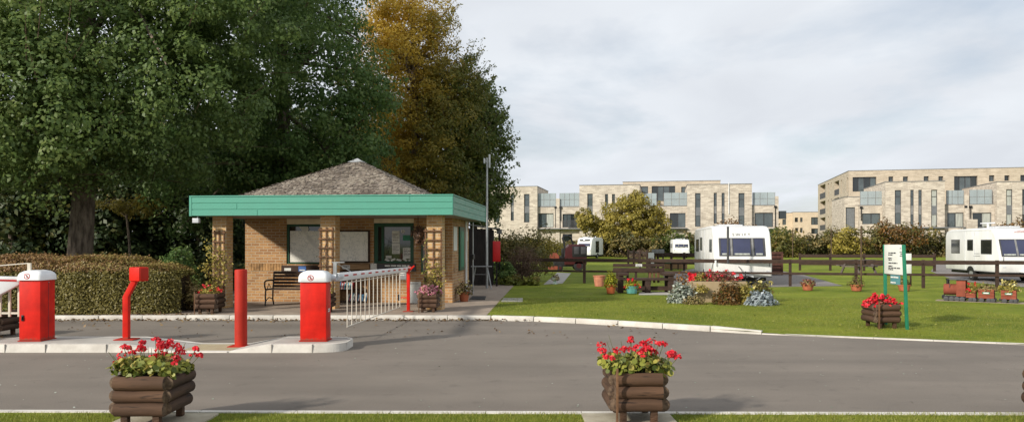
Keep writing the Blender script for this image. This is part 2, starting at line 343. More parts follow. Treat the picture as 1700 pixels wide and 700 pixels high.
# printed map behind glass
def mapmat():
    m = bpy.data.materials.new('printed_map'); m.use_nodes = True; nt = m.node_tree; L = nt.links; b = nt.nodes['Principled BSDF']
    uv = nd(nt, 'ShaderNodeUVMap'); v = nd(nt, 'ShaderNodeTexVoronoi', feature='DISTANCE_TO_EDGE', i_Scale=7.0); v.inputs['Randomness'].default_value = .9
    n = nd(nt, 'ShaderNodeTexNoise', i_Scale=9.0, i_Detail=5.0); L.new(uv.outputs[0], n.inputs['Vector'])
    mx = nd(nt, 'ShaderNodeMixRGB', blend_type='LINEAR_LIGHT'); mx.inputs[0].default_value = .12; L.new(uv.outputs[0], mx.inputs[1]); L.new(n.outputs['Color'], mx.inputs[2]); L.new(mx.outputs[0], v.inputs['Vector'])
    rp = nd(nt, 'ShaderNodeValToRGB'); rp.color_ramp.elements[0].position = .0; rp.color_ramp.elements[0].color = (.50,.51,.48,1); rp.color_ramp.elements[1].position = .05; rp.color_ramp.elements[1].color = (.80,.78,.70,1)
    L.new(v.outputs['Distance'], rp.inputs[0])
    n2 = nd(nt, 'ShaderNodeTexNoise', i_Scale=3.0); L.new(uv.outputs[0], n2.inputs['Vector']); r2 = nd(nt, 'ShaderNodeValToRGB'); r2.color_ramp.elements[0].color = (.8,.8,.8,1); r2.color_ramp.elements[1].color = (1,1,1,1)
    L.new(n2.outputs['Fac'], r2.inputs[0]); mm = nd(nt, 'ShaderNodeMixRGB', blend_type='MULTIPLY'); mm.inputs[0].default_value = 1; L.new(rp.outputs[0], mm.inputs[1]); L.new(r2.outputs[0], mm.inputs[2])
    L.new(mm.outputs[0], b.inputs['Base Color']); b.inputs['Roughness'].default_value = .25; return m
M['map'] = mapmat()
def asphaltmat():
    m = bpy.data.materials.new('worn_asphalt'); m.use_nodes = True; nt = m.node_tree; L = nt.links; b = nt.nodes['Principled BSDF']
    tc = nd(nt, 'ShaderNodeTexCoord'); mp = nd(nt, 'ShaderNodeMapping'); mp.inputs['Scale'].default_value = (.22,1.3,1); L.new(tc.outputs['Object'], mp.inputs[0])
    def nz(src, sc, det, lo, hi, a, bb, rough=.55):
        n = nd(nt, 'ShaderNodeTexNoise', i_Scale=sc, i_Detail=det, i_Roughness=rough); L.new(src, n.inputs['Vector']); r = nd(nt, 'ShaderNodeMapRange')
        for k, v in zip(('From Min','From Max','To Min','To Max'), (lo, hi, a, bb)): r.inputs[k].default_value = v
        L.new(n.outputs['Fac'], r.inputs['Value']); return r.outputs[0], n
    s1, _ = nz(mp.outputs[0], .9, 5.0, .35, .65, .86, 1.08); s2, _ = nz(tc.outputs['Object'], .55, 6.0, .38, .62, .90, 1.06); s3, n3 = nz(tc.outputs['Object'], 70.0, 3.0, .3, .7, .78, 1.22, .8); s4, _ = nz(tc.outputs['Object'], 3.5, 4.0, .60, .68, 1, .86)
    dn = nd(nt, 'ShaderNodeTexNoise', i_Scale=1.3, i_Detail=6.0); L.new(tc.outputs['Object'], dn.inputs['Vector']); mx = nd(nt, 'ShaderNodeMixRGB', blend_type='LINEAR_LIGHT'); mx.inputs[0].default_value = .35; L.new(tc.outputs['Object'], mx.inputs[1]); L.new(dn.outputs['Color'], mx.inputs[2])
    v = nd(nt, 'ShaderNodeTexVoronoi', feature='DISTANCE_TO_EDGE', i_Scale=.34); L.new(mx.outputs[0], v.inputs['Vector']); cr = nd(nt, 'ShaderNodeMapRange')
    for k, q in zip(('From Min','From Max','To Min','To Max'), (.0010, .004, .93, 1)): cr.inputs[k].default_value = q
    L.new(v.outputs['Distance'], cr.inputs['Value']); out = s1
    for x in (s2, s3, s4, cr.outputs[0]): mu = nd(nt, 'ShaderNodeMath', operation='MULTIPLY'); L.new(out, mu.inputs[0]); L.new(x, mu.inputs[1]); out = mu.outputs[0]
    vm = nd(nt, 'ShaderNodeVectorMath', operation='SCALE'); vm.inputs[0].default_value = (.176,.149,.122); L.new(out, vm.inputs['Scale']); L.new(vm.outputs[0], b.inputs['Base Color']); b.inputs['Roughness'].default_value = .88
    bp = nd(nt, 'ShaderNodeBump', i_Strength=.5, i_Distance=.01); L.new(n3.outputs['Fac'], bp.inputs['Height']); L.new(bp.outputs[0], b.inputs['Normal']); return m
M['asphalt'] = asphaltmat()
# lawn: mown grass with clumps of tone
def grassmat():
    m = bpy.data.materials.new('lawn_grass'); m.use_nodes = True; nt = m.node_tree; L = nt.links; b = nt.nodes['Principled BSDF']
    tc = nd(nt, 'ShaderNodeTexCoord'); n1 = nd(nt, 'ShaderNodeTexNoise', i_Scale=.45, i_Detail=5.0, i_Roughness=.6); L.new(tc.outputs['Object'], n1.inputs['Vector'])
    n2 = nd(nt, 'ShaderNodeTexNoise', i_Scale=14.0, i_Detail=8.0, i_Roughness=.8); L.new(tc.outputs['Object'], n2.inputs['Vector'])
    r1 = nd(nt, 'ShaderNodeValToRGB'); e = r1.color_ramp.elements; e[0].position = .36; e[0].color = (.13,.175,.019,1); e[1].position = .64; e[1].color = (.245,.275,.036,1)
    L.new(n1.outputs['Fac'], r1.inputs[0])
    r2 = nd(nt, 'ShaderNodeValToRGB'); e = r2.color_ramp.elements; e[0].position = .3; e[0].color = (.55,.6,.5,1); e[1].position = .7; e[1].color = (1.2,1.2,1.1,1); L.new(n2.outputs['Fac'], r2.inputs[0])
    mm = nd(nt, 'ShaderNodeMixRGB', blend_type='MULTIPLY'); mm.inputs[0].default_value = 1; L.new(r1.outputs[0], mm.inputs[1]); L.new(r2.outputs[0], mm.inputs[2])
    n4 = nd(nt, 'ShaderNodeTexNoise', i_Scale=1.5, i_Detail=8.0, i_Roughness=.75); L.new(tc.outputs['Object'], n4.inputs['Vector']); r4 = nd(nt, 'ShaderNodeMapRange')
    for k, q in zip(('From Min','From Max','To Min','To Max'), (.52, .70, 0, .6)): r4.inputs[k].default_value = q
    L.new(n4.outputs['Fac'], r4.inputs['Value']); m5 = nd(nt, 'ShaderNodeMixRGB'); L.new(r4.outputs[0], m5.inputs[0]); L.new(mm.outputs[0], m5.inputs[1]); m5.inputs[2].default_value = (.24,.205,.055,1); L.new(m5.outputs[0], b.inputs['Base Color'])
    b.inputs['Roughness'].default_value = .9; b.inputs['Specular IOR Level'].default_value = .1
    bp = nd(nt, 'ShaderNodeBump', i_Strength=.8, i_Distance=.05); L.new(n2.outputs['Fac'], bp.inputs['Height']); L.new(bp.outputs[0], b.inputs['Normal']); return m
M['lawn'] = grassmat()
LM = {
 'big': leafmat('broad_leaf_green', [(.07,.12,.038),(.115,.18,.05),(.175,.24,.066),(.28,.32,.10)], .45),
 'dark': leafmat('deep_green_leaf', [(.050,.105,.032),(.10,.175,.052),(.16,.245,.068),(.26,.32,.10)], .5),
 'autumn': leafmat('autumn_leaf', [(.09,.13,.030),(.22,.20,.04),(.50,.35,.055),(.72,.50,.08)], .5),
 'rdark': leafmat('evergreen_leaf', [(.06,.10,.025),(.12,.165,.04),(.20,.23,.055)], .48),
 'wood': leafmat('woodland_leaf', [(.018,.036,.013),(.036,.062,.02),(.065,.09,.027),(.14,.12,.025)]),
 'hedge': leafmat('hedge_leaf', [(.075,.07,.018),(.15,.13,.03),(.22,.18,.045),(.25,.14,.06)], .2),
 'olive': leafmat('olive_leaf', [(.13,.12,.028),(.26,.22,.045),(.42,.34,.065),(.52,.43,.12)], .4),
 'far': leafmat('far_hedge_leaf', [(.045,.055,.02),(.085,.088,.03),(.16,.125,.04),(.24,.17,.05)], .2),
 'brown': leafmat('brown_twiggy', [(.07,.042,.03),(.14,.08,.055),(.22,.13,.08)], .2),
 'shrub': leafmat('shrub_leaf', [(.05,.06,.018),(.11,.11,.026),(.20,.165,.035),(.2,.10,.05)]),
 'yellow': leafmat('variegated_leaf', [(.09,.12,.02),(.22,.24,.04),(.38,.36,.10)]),
 'gold': leafmat('golden_conifer', [(.12,.15,.012),(.30,.30,.02),(.45,.42,.04)]),
 'silver': leafmat('silver_leaf', [(.12,.15,.11),(.27,.31,.25),(.50,.52,.46)], .15),
 'blue': leafmat('blue_grey_leaf', [(.14,.18,.18),(.28,.33,.35),(.46,.50,.53)], .15),
 'rust': leafmat('rust_leaf', [(.06,.05,.014),(.14,.075,.02),(.22,.10,.025),(.07,.09,.02)]),
 'orange': leafmat('orange_leaf', [(.10,.05,.012),(.28,.12,.02),(.30,.17,.04)]),
 'ger': leafmat('geranium_leaf', [(.05,.075,.014),(.14,.17,.025),(.32,.32,.06),(.45,.30,.10)], .25),
 'petal': leafmat('red_petal', [(.42,.008,.02),(.70,.02,.035),(.85,.05,.07)], .25),
 'redleaf': leafmat('begonia_red', [(.07,.09,.02),(.30,.03,.035),(.10,.12,.03),(.48,.12,.13),(.14,.025,.02)], .25),
 'pink': leafmat('pink_petal', [(.5,.12,.2),(.65,.3,.38),(.3,.22,.08)], .25),
 'cream': leafmat('cream_petal', [(.6,.5,.15),(.75,.7,.35)], .2),
 'fallen': leafmat('fallen_leaf', [(.07,.04,.02),(.16,.09,.04),(.28,.19,.08)], .1),
 'blade': leafmat('grass_blade', [(.10,.135,.02),(.19,.21,.03),(.31,.30,.055),(.44,.37,.14)], .3),
 'dry': leafmat('dry_shrub', [(.16,.12,.05),(.32,.24,.10),(.2,.19,.06)], .2),
}

# ---------------------------------------------------------------- setting: ground, road, kerbs
edge_px = [(340,531),(800,531),(880,533),(950,536),(1020,540),(1085,544),(1150,548),(1240,553.5),(1320,557),(1400,560),(1550,566),(1700,572)]
edge = [(-120,16.19),(-14,16.19)]+[P(a, b, 0)[:2] for a, b in edge_px]+[(12,11.1),(30,10.4),(120,10)]
near = lambda x: 7.3-.012*x
def ez(i): return G if i <= 9 else .014
mb = MB(); rows = []
for i, (x, y) in enumerate(edge): rows.append([(x,y,ez(i)),(x,y+1.2,G),(x*1.5,60,G),(x*40,2600,G)])
for a, b in zip(rows[:-1], rows[1:]):
    for k in range(3): mb.quad(a[k], b[k], b[k+1], a[k+1])
struct('lawn', mb, M['lawn'], smooth=False)
mb = MB(); mb.quad((-2600,-600,-.03),(2600,-600,-.03),(2600,2600,-.03),(-2600,2600,-.03)); struct('ground', mb, M['lawn'], smooth=False)
mb = MB()
for (a, b) in zip(edge[:-1], edge[1:]): mb.quad((a[0],near(a[0]) if abs(a[0]) < 50 else 7.3,0),(b[0],near(b[0]) if abs(b[0]) < 50 else 7.3,0),(b[0],b[1],0),(a[0],a[1],0))
struct('road', mb, M['asphalt'], smooth=False)
mb = MB(); mb.quad((-60,-30,.008),(60,-30,.008),(60,near(60)-.02,.008),(-60,near(-60)-.02,.008)); struct('verge', mb, M['lawn'], smooth=False)
# kerb stones following the far edge
def resample(pts, step):
    out = [Vector(pts[0])]; acc = 0
    for a, b in zip(pts[:-1], pts[1:]):
        a = Vector(a); b = Vector(b); L_ = (b-a).length; t = step-acc
        while t <= L_: out.append(a+(b-a)*(t/L_)); t += step
        acc = (acc+L_) % step
    return out
kp = resample([(-40,16.19)]+edge[2:11]+[edge[11]], .92); kp = [p for p in kp if p.x < 5.15]; mb = MB()
def khz(x): return .1 if x < 3.9 else max(.022, .1-.078*(x-3.9)/1.1)
for a, b in zip(kp[:-1], kp[1:]):
    d = (b-a).normalized(); n = Vector((-d.y, d.x)); g = .006; p0 = a+d*g; p1 = b-d*g; dz = random.uniform(-.004, .004); w = .125
    q = [p0, p1, p1+n*w, p0+n*w]; j = random.uniform(-.004, .004)
    vs = [(c.x, c.y, -.02) for c in q]+[(c.x+j, c.y+j, khz(c.x)+dz) for c in q]
    mb.add(vs, [(0,3,2,1),(4,5,6,7),(0,1,5,4),(1,2,6,5),(2,3,7,6),(3,0,4,7)])
struct('kerb', mb, M['kerb'], bevel=.015)
mb = MB(); ep = resample([kp[-1]]+edge[11:16], .9)
for a, b in zip(ep[:-1], ep[1:]):
    d = (b-a).normalized(); n = Vector((-d.y, d.x)); q = [a+d*.003, b-d*.003, b-d*.003+n*.06, a+d*.003+n*.06]
    vs = [(c.x, c.y, -.02) for c in q]+[(c.x, c.y, .022) for c in q]; mb.add(vs, [(0,3,2,1),(4,5,6,7),(0,1,5,4),(1,2,6,5),(2,3,7,6),(3,0,4,7)])
struct('lawn_edging', mb, M['kerb'])
mb = MB(); x = -12
while x < 12:
    mb.add([(x+.004,near(x)-.085,-.02),(x+.9,near(x+.9)-.085,-.02),(x+.9,near(x+.9),-.02),(x+.004,near(x),-.02),(x+.004,near(x)-.085,.018),(x+.9,near(x+.9)-.085,.018),(x+.9,near(x+.9),.018),(x+.004,near(x),.018)],
           [(0,3,2,1),(4,5,6,7),(0,1,5,4),(1,2,6,5),(2,3,7,6),(3,0,4,7)]); x += .904
struct('verge_edging', mb, M['kerb'])
mb = MB(); mb.quad((-9.2,16.32,.056),(P(806,524)[0],16.32,.056),(P(853,474)[0],P(853,474)[1],.056),(P(838,470)[0],30,.056),(-2.0,30,.056),(-9.2,26,.056)); struct('pavement', mb, M['paving'], smooth=False)
mb = MB(); q = [P(831,500.5,.06),P(868,500.5,.06),P(868,494,.06),P(836,494,.06)]; mb.quad(*q); struct('path', mb, M['concrete'], smooth=False)
mb = MB(); mb.quad(*[P(a,b,.056) for a, b in ((902,472),(934,470),(948,453),(925,452))]); struct('path', mb, M['concrete'], smooth=False)
mb = MB(); mb.quad(*[P(a,b,.056) for a, b in ((1110,474),(1245,476.5),(1400,474),(1335,456),(1290,448),(1150,446),(1100,455))]); struct('gravel_pitch', mb, M['gravel'], smooth=False)
mb = MB(); mb.quad(*[P(a,b,.056) for a, b in ((1545,450),(1575,461),(1612,468),(1700,476),(1860,486),(1830,447),(1700,430),(1560,432))]); struct('gravel_pitch', mb, M['gravel'], smooth=False)
mb = MB(); mb.quad(*[P(a,b,.056) for a, b in ((1060,489),(1125,489),(1122,484.5),(1062,484.5))]); struct('path', mb, M['concrete'], smooth=False)
mb = MB(); mb.quad((-40,16.32,.054),(-9.2,16.32,.054),(-8.9,20,.054),(-8.9,60,.054),(-60,60,.054)); struct('bare_soil', mb, mat('leaf_litter', (.10,.065,.04), .95, .3, 5, .8, 30, col2=(.04,.028,.018)), smooth=False)
# traffic island
IX0, IX1, YF, YB = -7.95, -2.5, 11.33, 12.36
def ih(x):
    if x < -5.85: return .12
    if x < -4.95: return .12-.105*(x+5.85)/.9
    if x < -4.2: return .015
    if x < -3.6: return .015+.105*(x+4.2)/.6
    return .12
def iy(x):
    m_ = (YF+YB)/2; hw = (YB-YF)/2; r = .5
    t = 1
    for e_, s_ in ((IX0, 1), (IX1, -1)):
        q = (x-e_)*s_
        if q < r: t = min(t, .45+.55*math.sqrt(max(0, 1-(1-q/r)**2)))
    return m_-hw*t+(.02 if x < -5 else 0), m_+hw*t
xs = sorted(set([IX0+.04*i for i in range(13)]+[IX1-.04*i for i in range(13)]+[-5.85,-5.4,-4.95,-4.2,-3.9,-3.6,-6.8,-3.2]))
mt = MB(); mf = MB(); KW = .14
for a, b in zip(xs[:-1], xs[1:]):
    (fa, ba), (fb, bb) = iy(a), iy(b); ha, hb = ih(a), ih(b)
    if not (-4.96 < (a+b)/2 < -4.19): mt.quad((a,fa+KW,ha-.004),(b,fb+KW,hb-.004),(b,bb-KW,hb-.004),(a,ba-KW,ha-.004))
    for (y0a, y1a, y0b, y1b) in ((fa, fa+KW, fb, fb+KW), (ba, ba-KW, bb, bb-KW)):
        mf.quad((a,y0a,-.02),(b,y0b,-.02),(b,y0b+(.02 if y1b>y0b else -.02),hb),(a,y0a+(.02 if y1a>y0a else -.02),ha)); mf.quad((a,y0a+(.02 if y1a>y0a else -.02),ha),(b,y0b+(.02 if y1b>y0b else -.02),hb),(b,y1b,hb),(a,y1a,ha))
for e_ in (IX0, IX1):
    f_, b_ = iy(e_); mf.quad((e_,f_,-.02),(e_,b_,-.02),(e_,b_,.12),(e_,f_,.12)); mf.quad((e_,f_,.118),(e_,b_,.118),(e_+(.02 if e_<-5 else -.02),b_,.118),(e_+(.02 if e_<-5 else -.02),f_,.118))
# joints between the island kerb stones are shallow dark gaps
struct('traffic_island', mt, M['concrete'], smooth=False); struct('island_kerb', mf, M['kerb'], angle=25)
mb = MB(); mb.box(-4.95,-4.2,YF+.14,YB-.14,-.01,.014)
for i in range(11):
    for j in range(11): mb.lathe([(.012,.014),(.009,.019)], (-4.91+i*.0667, YF+.18+j*.066, 0), 6)
struct('tactile_paving', mb, M['tactile'])
mb = MB()
for xx in (-7.5,-6.9,-6.0,-5.1,-4.2,-3.55,-2.95): mb.box(xx-.004,xx+.004,iy(xx)[0]-.002,iy(xx)[0]+KW,-.01,ih(xx)+.001)
struct('kerb_joint', mb, mat('joint', (.30,.28,.25), .9))
for i, (cx, cy) in enumerate(((-3.08,6.75),(1.13,6.9))):
    mb = MB(); mb.box(cx-.48,cx+.34,cy-.9,7.19,-.02,.024); struct('paving_slab', mb, M['slab'], bevel=.008)

# ---------------------------------------------------------------- ticket cabin
C = Fr(-1.353, 17.6, R(5.42))
cab = thing('ticket_cabin', 'small yellow brick cabin with deep turquoise fascia and low grey shingled pyramid roof', 'cabin', (C.ox, C.oy, G), -C.a)
def cz(py, u, v=0): return C.z(py, u, v)-G
UL = C.u(315, 0); ZB = cz(357, 0)-0; ZT = cz(324.3, 0); VB = 5.8
WV = 2.6; wl, wr = C.u(407, WV), C.u(751, WV); WB = 5.45
# fascia of three boards each side, with gaps and a capping strip
def fascia_side(name, p0, p1, m):
    mb = MB(); p0 = Vector(p0); p1 = Vector(p1); L_ = (p1-p0).length; ang = math.atan2((p1-p0).y, (p1-p0).x); Mx = Matrix.Translation(p0) @ Matrix.Rotation(ang, 4, 'Z')
    h = (ZT-ZB)/3
    for k in range(3):
        cuts = [0]+sorted(random.uniform(.15, .85)*L_ for _ in range(1))+[L_]
        for a, b in zip(cuts[:-1], cuts[1:]): mb.box(a+.003, b-.003, 0, .025, ZB+k*h+.008, ZB+(k+1)*h-.008, Mx)
    mb.box(-.01, L_+.01, -.015, .05, ZT, ZT+.03, Mx); mb.box(0, L_, .012, .03, ZB+.01, ZT, Mx)
    mb.box(-.012, .05, -.008, .03, ZB, ZT-.002, Mx)
    return mb.build(name, m, cab, bevel=.004, seg=1)
fascia_side('fascia', (UL,0,0), (0,0,0), M['teal']); fascia_side('fascia', (0,.03,0), (0,VB,0), M['tealg']); fascia_side('fascia', (0,VB,0), (UL,VB,0), M['teal']); fascia_side('fascia', (UL,VB,0), (UL,.03,0), M['teal'])
mb = MB(); mb.box(UL+.06,-.06,.06,VB-.06,ZB+.02,ZB+.05); mb.build('soffit', M['soffit'], cab)
mb = MB(); mb.box(UL+.06,-.06,.06,VB-.06,ZT-.10,ZT-.03); mb.build('roof_deck', M['flagg'], cab)
# body walls
def cfn(v0): return lambda s, dd, z: (s, v0+dd, z)
w1 = (C.u(475.5, WV), C.u(546, WV), cz(438, -4, WV), ZB+.02); w2 = (C.u(620.5, WV), C.u(687, WV), cz(437, -2.5, WV), ZB+.02)
mb = MB(); holes_wall(mb, cfn(WV), wl, wr, 0, ZB+.02, [w1, w2], .12)
mb.quad((wl,WV,0),(wl,WB,0),(wl,WB,ZB+.02),(wl,WV,ZB+.02)); mb.quad((wr,WV,0),(wr,WB,0),(wr,WB,ZB+.02),(wr,WV,ZB+.02)); mb.quad((wl,WB,0),(wr,WB,0),(wr,WB,ZB+.02),(wl,WB,ZB+.02))
mb.build('wall', M['cbrick'], cab, smooth=False)
# upright brick courses below the window line
for px0, px1 in ((413,470),):
    mb = MB(); a, b = C.u(px0, WV), C.u(px1, WV); z0, z1 = cz(449, a, WV), cz(437, a, WV); n = int((b-a)/.078)
    for i in range(n): mb.box(a+i*.078+.004, a+(i+1)*.078-.004, WV-.012, WV+.03, z0, z1)
    mb.build('soldier_course', mat('plain_brick', (.42,.24,.10), .85, .3, 5, .2), cab, bevel=.004, seg=1)
for (a, b, c, d), pyh in ((w1, 372), (w2, 370)):
    zh = cz(pyh, a, WV); mb = MB(); mb.box(a, b, WV+.02, WV+.06, zh, d-.003); mb.build('head_panel', M['cream'], cab)
    fr = MB(); t = .06 if pyh == 372 else .10
    fr.box(a, a+t, WV+.03, WV+.10, c, zh-.003); fr.box(b-t, b, WV+.03, WV+.10, c, zh-.003); fr.box(a+t, b-t, WV+.03, WV+.10, c, c+t*.6); fr.box(a+t, b-t, WV+.03, WV+.10, zh-.003-t, zh-.003)
    if pyh == 370: fr.box(a+t+.1, a+t+.16, WV+.03, WV+.10, c+t*.6, zh-.003-t)
    w = fr.build('window', M['green'], cab, bevel=.004, seg=1)
    p = MB(); p.box(a+t, b-t, WV+.075, WV+.085, c+t*.6, zh-.003-t); p.build('pane', M['glassd'], w)
    if pyh == 372:
        p = MB(); p.box(a+t+.02, b-t-.02, WV+.055, WV+.068, c+.05, zh-.18); p.build('site_map', M['map'], w)
        p = MB(); p.quad(*[(C.u(x, WV+.05), WV+.05, cz(y, -5, WV+.05)) for x, y in ((495,374),(510,374),(513,381),(505,387))]); p.quad(*[(C.u(x, WV+.05), WV+.05, cz(y, -5, WV+.05)) for x, y in ((508,386),(513,392),(523,400),(528,411),(520,408),(510,398))])
        p.build('paper', M['paper'], w, flip=True)  # diagonal white shapes painted as reflections in the glass, not real sheets
    else:
        for x0, x1, y0, y1, rw in ((651,663.5,383,403,8),(651,664,404,421,7),(669,683,411,429,6),(669,682,390,399,0),(641,650,424,429,3)):
            ua, ub = C.u(x0, WV+.07), C.u(x1, WV+.07); za, zb = cz(y0, ua, WV+.07), cz(y1, ua, WV+.07)
            p = MB(); p.box(ua, ub, WV+.062, WV+.068, zb, za); pp = p.build('paper', M['paper'] if rw else M['signgreen'], w)
            if rw: q = MB(); scribble(q, (ua+.02, WV+.0605, za-.05), (1,0,0), (0,0,1), ub-ua-.04, rw, (za-zb-.05)/rw, int(x0), .4); q.build('print', M['ink'], pp, smooth=False, flip=True)
        q = MB(); q.lathe([(.052,0),(.052,.004)], (0,0,0), 20); q.v = [(v[0]+C.u(669, WV+.06), WV+.066-v[2], v[1]+cz(384, -2, WV)) for v in q.v]; rs = q.build('round_sticker', M['paper'], w)
        q = MB(); text(q, 'A', (C.u(669, WV+.06), WV+.060, cz(386.3, -2, WV)), (1,0,0), (0,0,1), .09, .001); q.build('print', M['ink'], rs, smooth=False, flip=True)
        # leaflets standing on the counter inside
        p = MB()
        for i in range(5): p.cb((a+.35+i*.16, WV+.06, c+.09+.01*(i%2)), (.13,.004,.05), (0,(.3,-.4,.2,.5,-.2)[i],0))
        p.build('leaflets', M['paper'], w)
# shelves and boards under the windows
def cpanel(name, px0, px1, py0, py1, v, m, th=.03, bev=.004, par=None):
    a, b = C.u(px0, v), C.u(px1, v); z1, z0 = cz(py0, a, v), cz(py1, a, v); mb = MB(); mb.box(a, b, v, v+th, z0, z1)
    return mb.build(name, m, par or cab, bevel=bev, seg=1)
s = cpanel('window_board', 467, 546, 440.5, 453, WV-.10, M['wood'], .095)
for i, (x0, x1, y0, y1, mm) in enumerate(((472,483,444.5,449,'paper'),(495.5,508,441.5,452,'blue'),(497,506,447,449,'paper'))): cpanel('sticker', x0, x1, y0, y1, WV-.104-.003*i, M[mm], .004, 0, s)
nb = cpanel('notice_board', 560, 613.5, 382, 435.5, WV-.06, M['wood'], .055); cpanel('map', 562, 610.5, 384.5, 433, WV-.075, M['map'], .014, 0, nb)
cpanel('plank', 560, 613, 438, 447.5, WV-.12, M['plank'], .115); sg = cpanel('notice', 568, 581, 439.5, 446.5, WV-.126, M['paper'], .005)
q = MB(); scribble(q, (C.u(569, WV-.13), WV-.1275, cz(441.5, -4, WV)), (1,0,0), (0,0,1), .17, 3, .03, 3, .4); q.build('print', M['ink'], sg, smooth=False, flip=True)
cb_ = cpanel('counter_front', 626, 689, 437.5, 450, WV-.14, M['darkgrey'], .135)
q = MB(); scribble(q, (C.u(638, WV-.14), WV-.1405, cz(441.5, -2.5, WV)), (1,0,0), (0,0,1), .68, 1, .06, 9, .7); q.build('print', M['whitebright'], cb_, smooth=False, flip=True)
cpanel('notice', 615, 625.5, 437, 449, WV-.13, M['paper'], .03)
nb = cpanel('notice_board', 699, 738.5, 378, 451.5, WV-.06, M['green'], .055); cpanel('poster', 702, 735.5, 381, 448.5, WV-.066, M['grey'], .008, 0, nb)
# right hand side wall: boards, downpipe, lock box
def spanel(name, px0, px1, py0, py1, m, th=.04, par=None):
    v0, v1 = C.v(px0, wr), C.v(px1, wr); z1, z0 = cz(py0, wr, v0), cz(py1, wr, v0); mb = MB(); mb.box(wr+.002, wr+th, v0, v1, z0, z1); return mb.build(name, m, par or cab, bevel=.004, seg=1)
spanel('notice', 752.5, 758, 376, 416, M['paper'], .02)
g = spanel('notice_board', 761, 768.5, 376, 449, M['green'], .05)
v0, v1 = C.v(762.5, wr), C.v(767, wr); mb = MB(); mb.box(wr+.051, wr+.055, v0, v1, cz(443, wr, v0), cz(383, wr, v0)); mb.build('poster', M['signgreen'], g)
vv = C.v(771, wr); mb = MB(); mb.tube([(wr+.05,vv,ZB),(wr+.05,vv,.02)], .035, 10); mb.build('downpipe', M['white'], cab)
vv = C.v(782.5, wr)-.08; mb = MB(); mb.tube([(wr+.06,vv,ZB),(wr+.06,vv,.02)], .02, 8); mb.build('cable_pipe', M['metal'], cab)
spanel('lock_box', 779, 782, 422, 430, M['black'], .12); spanel('wall_plate', 753, 756, 438, 452, M['plank'], .02); spanel('wall_plate', 773.5, 775, 384, 400, M['paper'], .03)
# pillars with trellis
def pillar(pl, pr, v0=.42, trel=True, tz=(380, 510), tx=None):
    a, b = C.u(pl, v0), C.u(pr, v0); mb = MB(); mb.box(a, b, v0, v0+.36, 0, ZB+.02); p = mb.build('pillar', M['pbrick'], cab, bevel=.006, seg=1)
    if trel:
        t = MB(); x0, x1 = C.u(tx[0], v0-.05), C.u(tx[1], v0-.05); z1, z0 = cz(tz[0], a, v0), cz(tz[1], a, v0)
        for x in (x0, (x0+x1)/2, x1): t.box(x-.016, x+.016, v0-.035, v0-.012, z0, z1)
        n = int(round((z1-z0)/.215))
        for i in range(n): z = z1-.06-i*.215; t.box(x0-.04, x1+.04, v0-.06, v0-.036, z-.016, z+.016)
        t.build('trellis', M['trellis'], p, bevel=.003, seg=1)
    return p
pillar(352.7, 375.5, tz=(382, 492), tx=(355, 371)); pillar(531.7, 556.3, tz=(377, 500), tx=(531, 551)); pillar(708, 734, tz=(379, 492), tx=(706, 732))
# pyramid roof of split shingles
ax_, ay_, az_ = -3.1, 2.85, cz(266, -3.07, 2.9); bx0, bx1, by0, by1, bz = -5.62, -.58, .30, 5.45, ZT-.07
cor = [Vector((bx0,by0,bz)),Vector((bx1,by0,bz)),Vector((bx1,by1,bz)),Vector((bx0,by1,bz))]; ap = Vector((ax_,ay_,az_))
mb = MB(); mb.add(cor+[ap], [(0,1,4),(1,2,4),(2,3,4),(3,0,4),(0,3,2,1)]); base = mb.build('roof', M['flagg'], cab, smooth=False)
sh = MB(); nr = 50
for k in range(4):
    a, b = cor[k], cor[(k+1)%4]; nrm = (b-a).cross(ap-a).normalized()
    up = (ap-(a+b)/2).normalized()
    for r_ in range(nr):
        t0 = r_/nr; t1 = min(1, (r_+1.7)/nr); pa, pb = a.lerp(ap, t0), b.lerp(ap, t0); Lr = (pb-pa).length; e = (b-a).normalized()
        x = random.uniform(-.1, 0)
        while x < Lr-.02:
            w = random.uniform(.05, .12); x0 = max(0, x); x1 = min(Lr, x+w-.006)
            if x1-x0 > .02:
                o = random.uniform(-.035, .02); lift = random.uniform(.008, .03); p0 = pa+e*x0+up*o+nrm*lift; p1 = pa+e*x1+up*(o+random.uniform(-.012,.012))+nrm*(lift+random.uniform(-.006,.012)); hh = up*.11
                sh.add([p0-nrm*.02, p1-nrm*.02, p0, p1, p1+hh-nrm*lift, p0+hh-nrm*lift], [(0,1,3,2),(2,3,4,5)])
            x += w
me = sh.build('shingles', M['flagg'], cab, smooth=False)
m = bpy.data.materials.new('split_shingle'); m.use_nodes = True; nt = m.node_tree; b_ = nt.nodes['Principled BSDF']; a_ = nd(nt, 'ShaderNodeAttribute', attribute_name='rnd'); rp = nd(nt, 'ShaderNodeValToRGB')
rp.color_ramp.elements[0].color = (.12,.098,.08,1); rp.color_ramp.elements[1].color = (.33,.29,.24,1); e = rp.color_ramp.elements.new(.5); e.color = (.21,.175,.145,1)
tc_ = nd(nt, 'ShaderNodeTexCoord'); nn_ = nd(nt, 'ShaderNodeTexNoise', i_Scale=1.1, i_Detail=4.0); nt.links.new(tc_.outputs['Object'], nn_.inputs['Vector']); ma_ = nd(nt, 'ShaderNodeMath', operation='MULTIPLY_ADD'); ma_.inputs[1].default_value = 1.4; nt.links.new(nn_.outputs['Fac'], ma_.inputs[0])
ms_ = nd(nt, 'ShaderNodeMath', operation='SUBTRACT'); ms_.inputs[1].default_value = .7; nt.links.new(a_.outputs['Fac'], ms_.inputs[0]); nt.links.new(ms_.outputs[0], ma_.inputs[2]); nt.links.new(ma_.outputs[0], rp.inputs[0])
nt.links.new(rp.outputs[0], b_.inputs['Base Color']); b_.inputs['Roughness'].default_value = .95
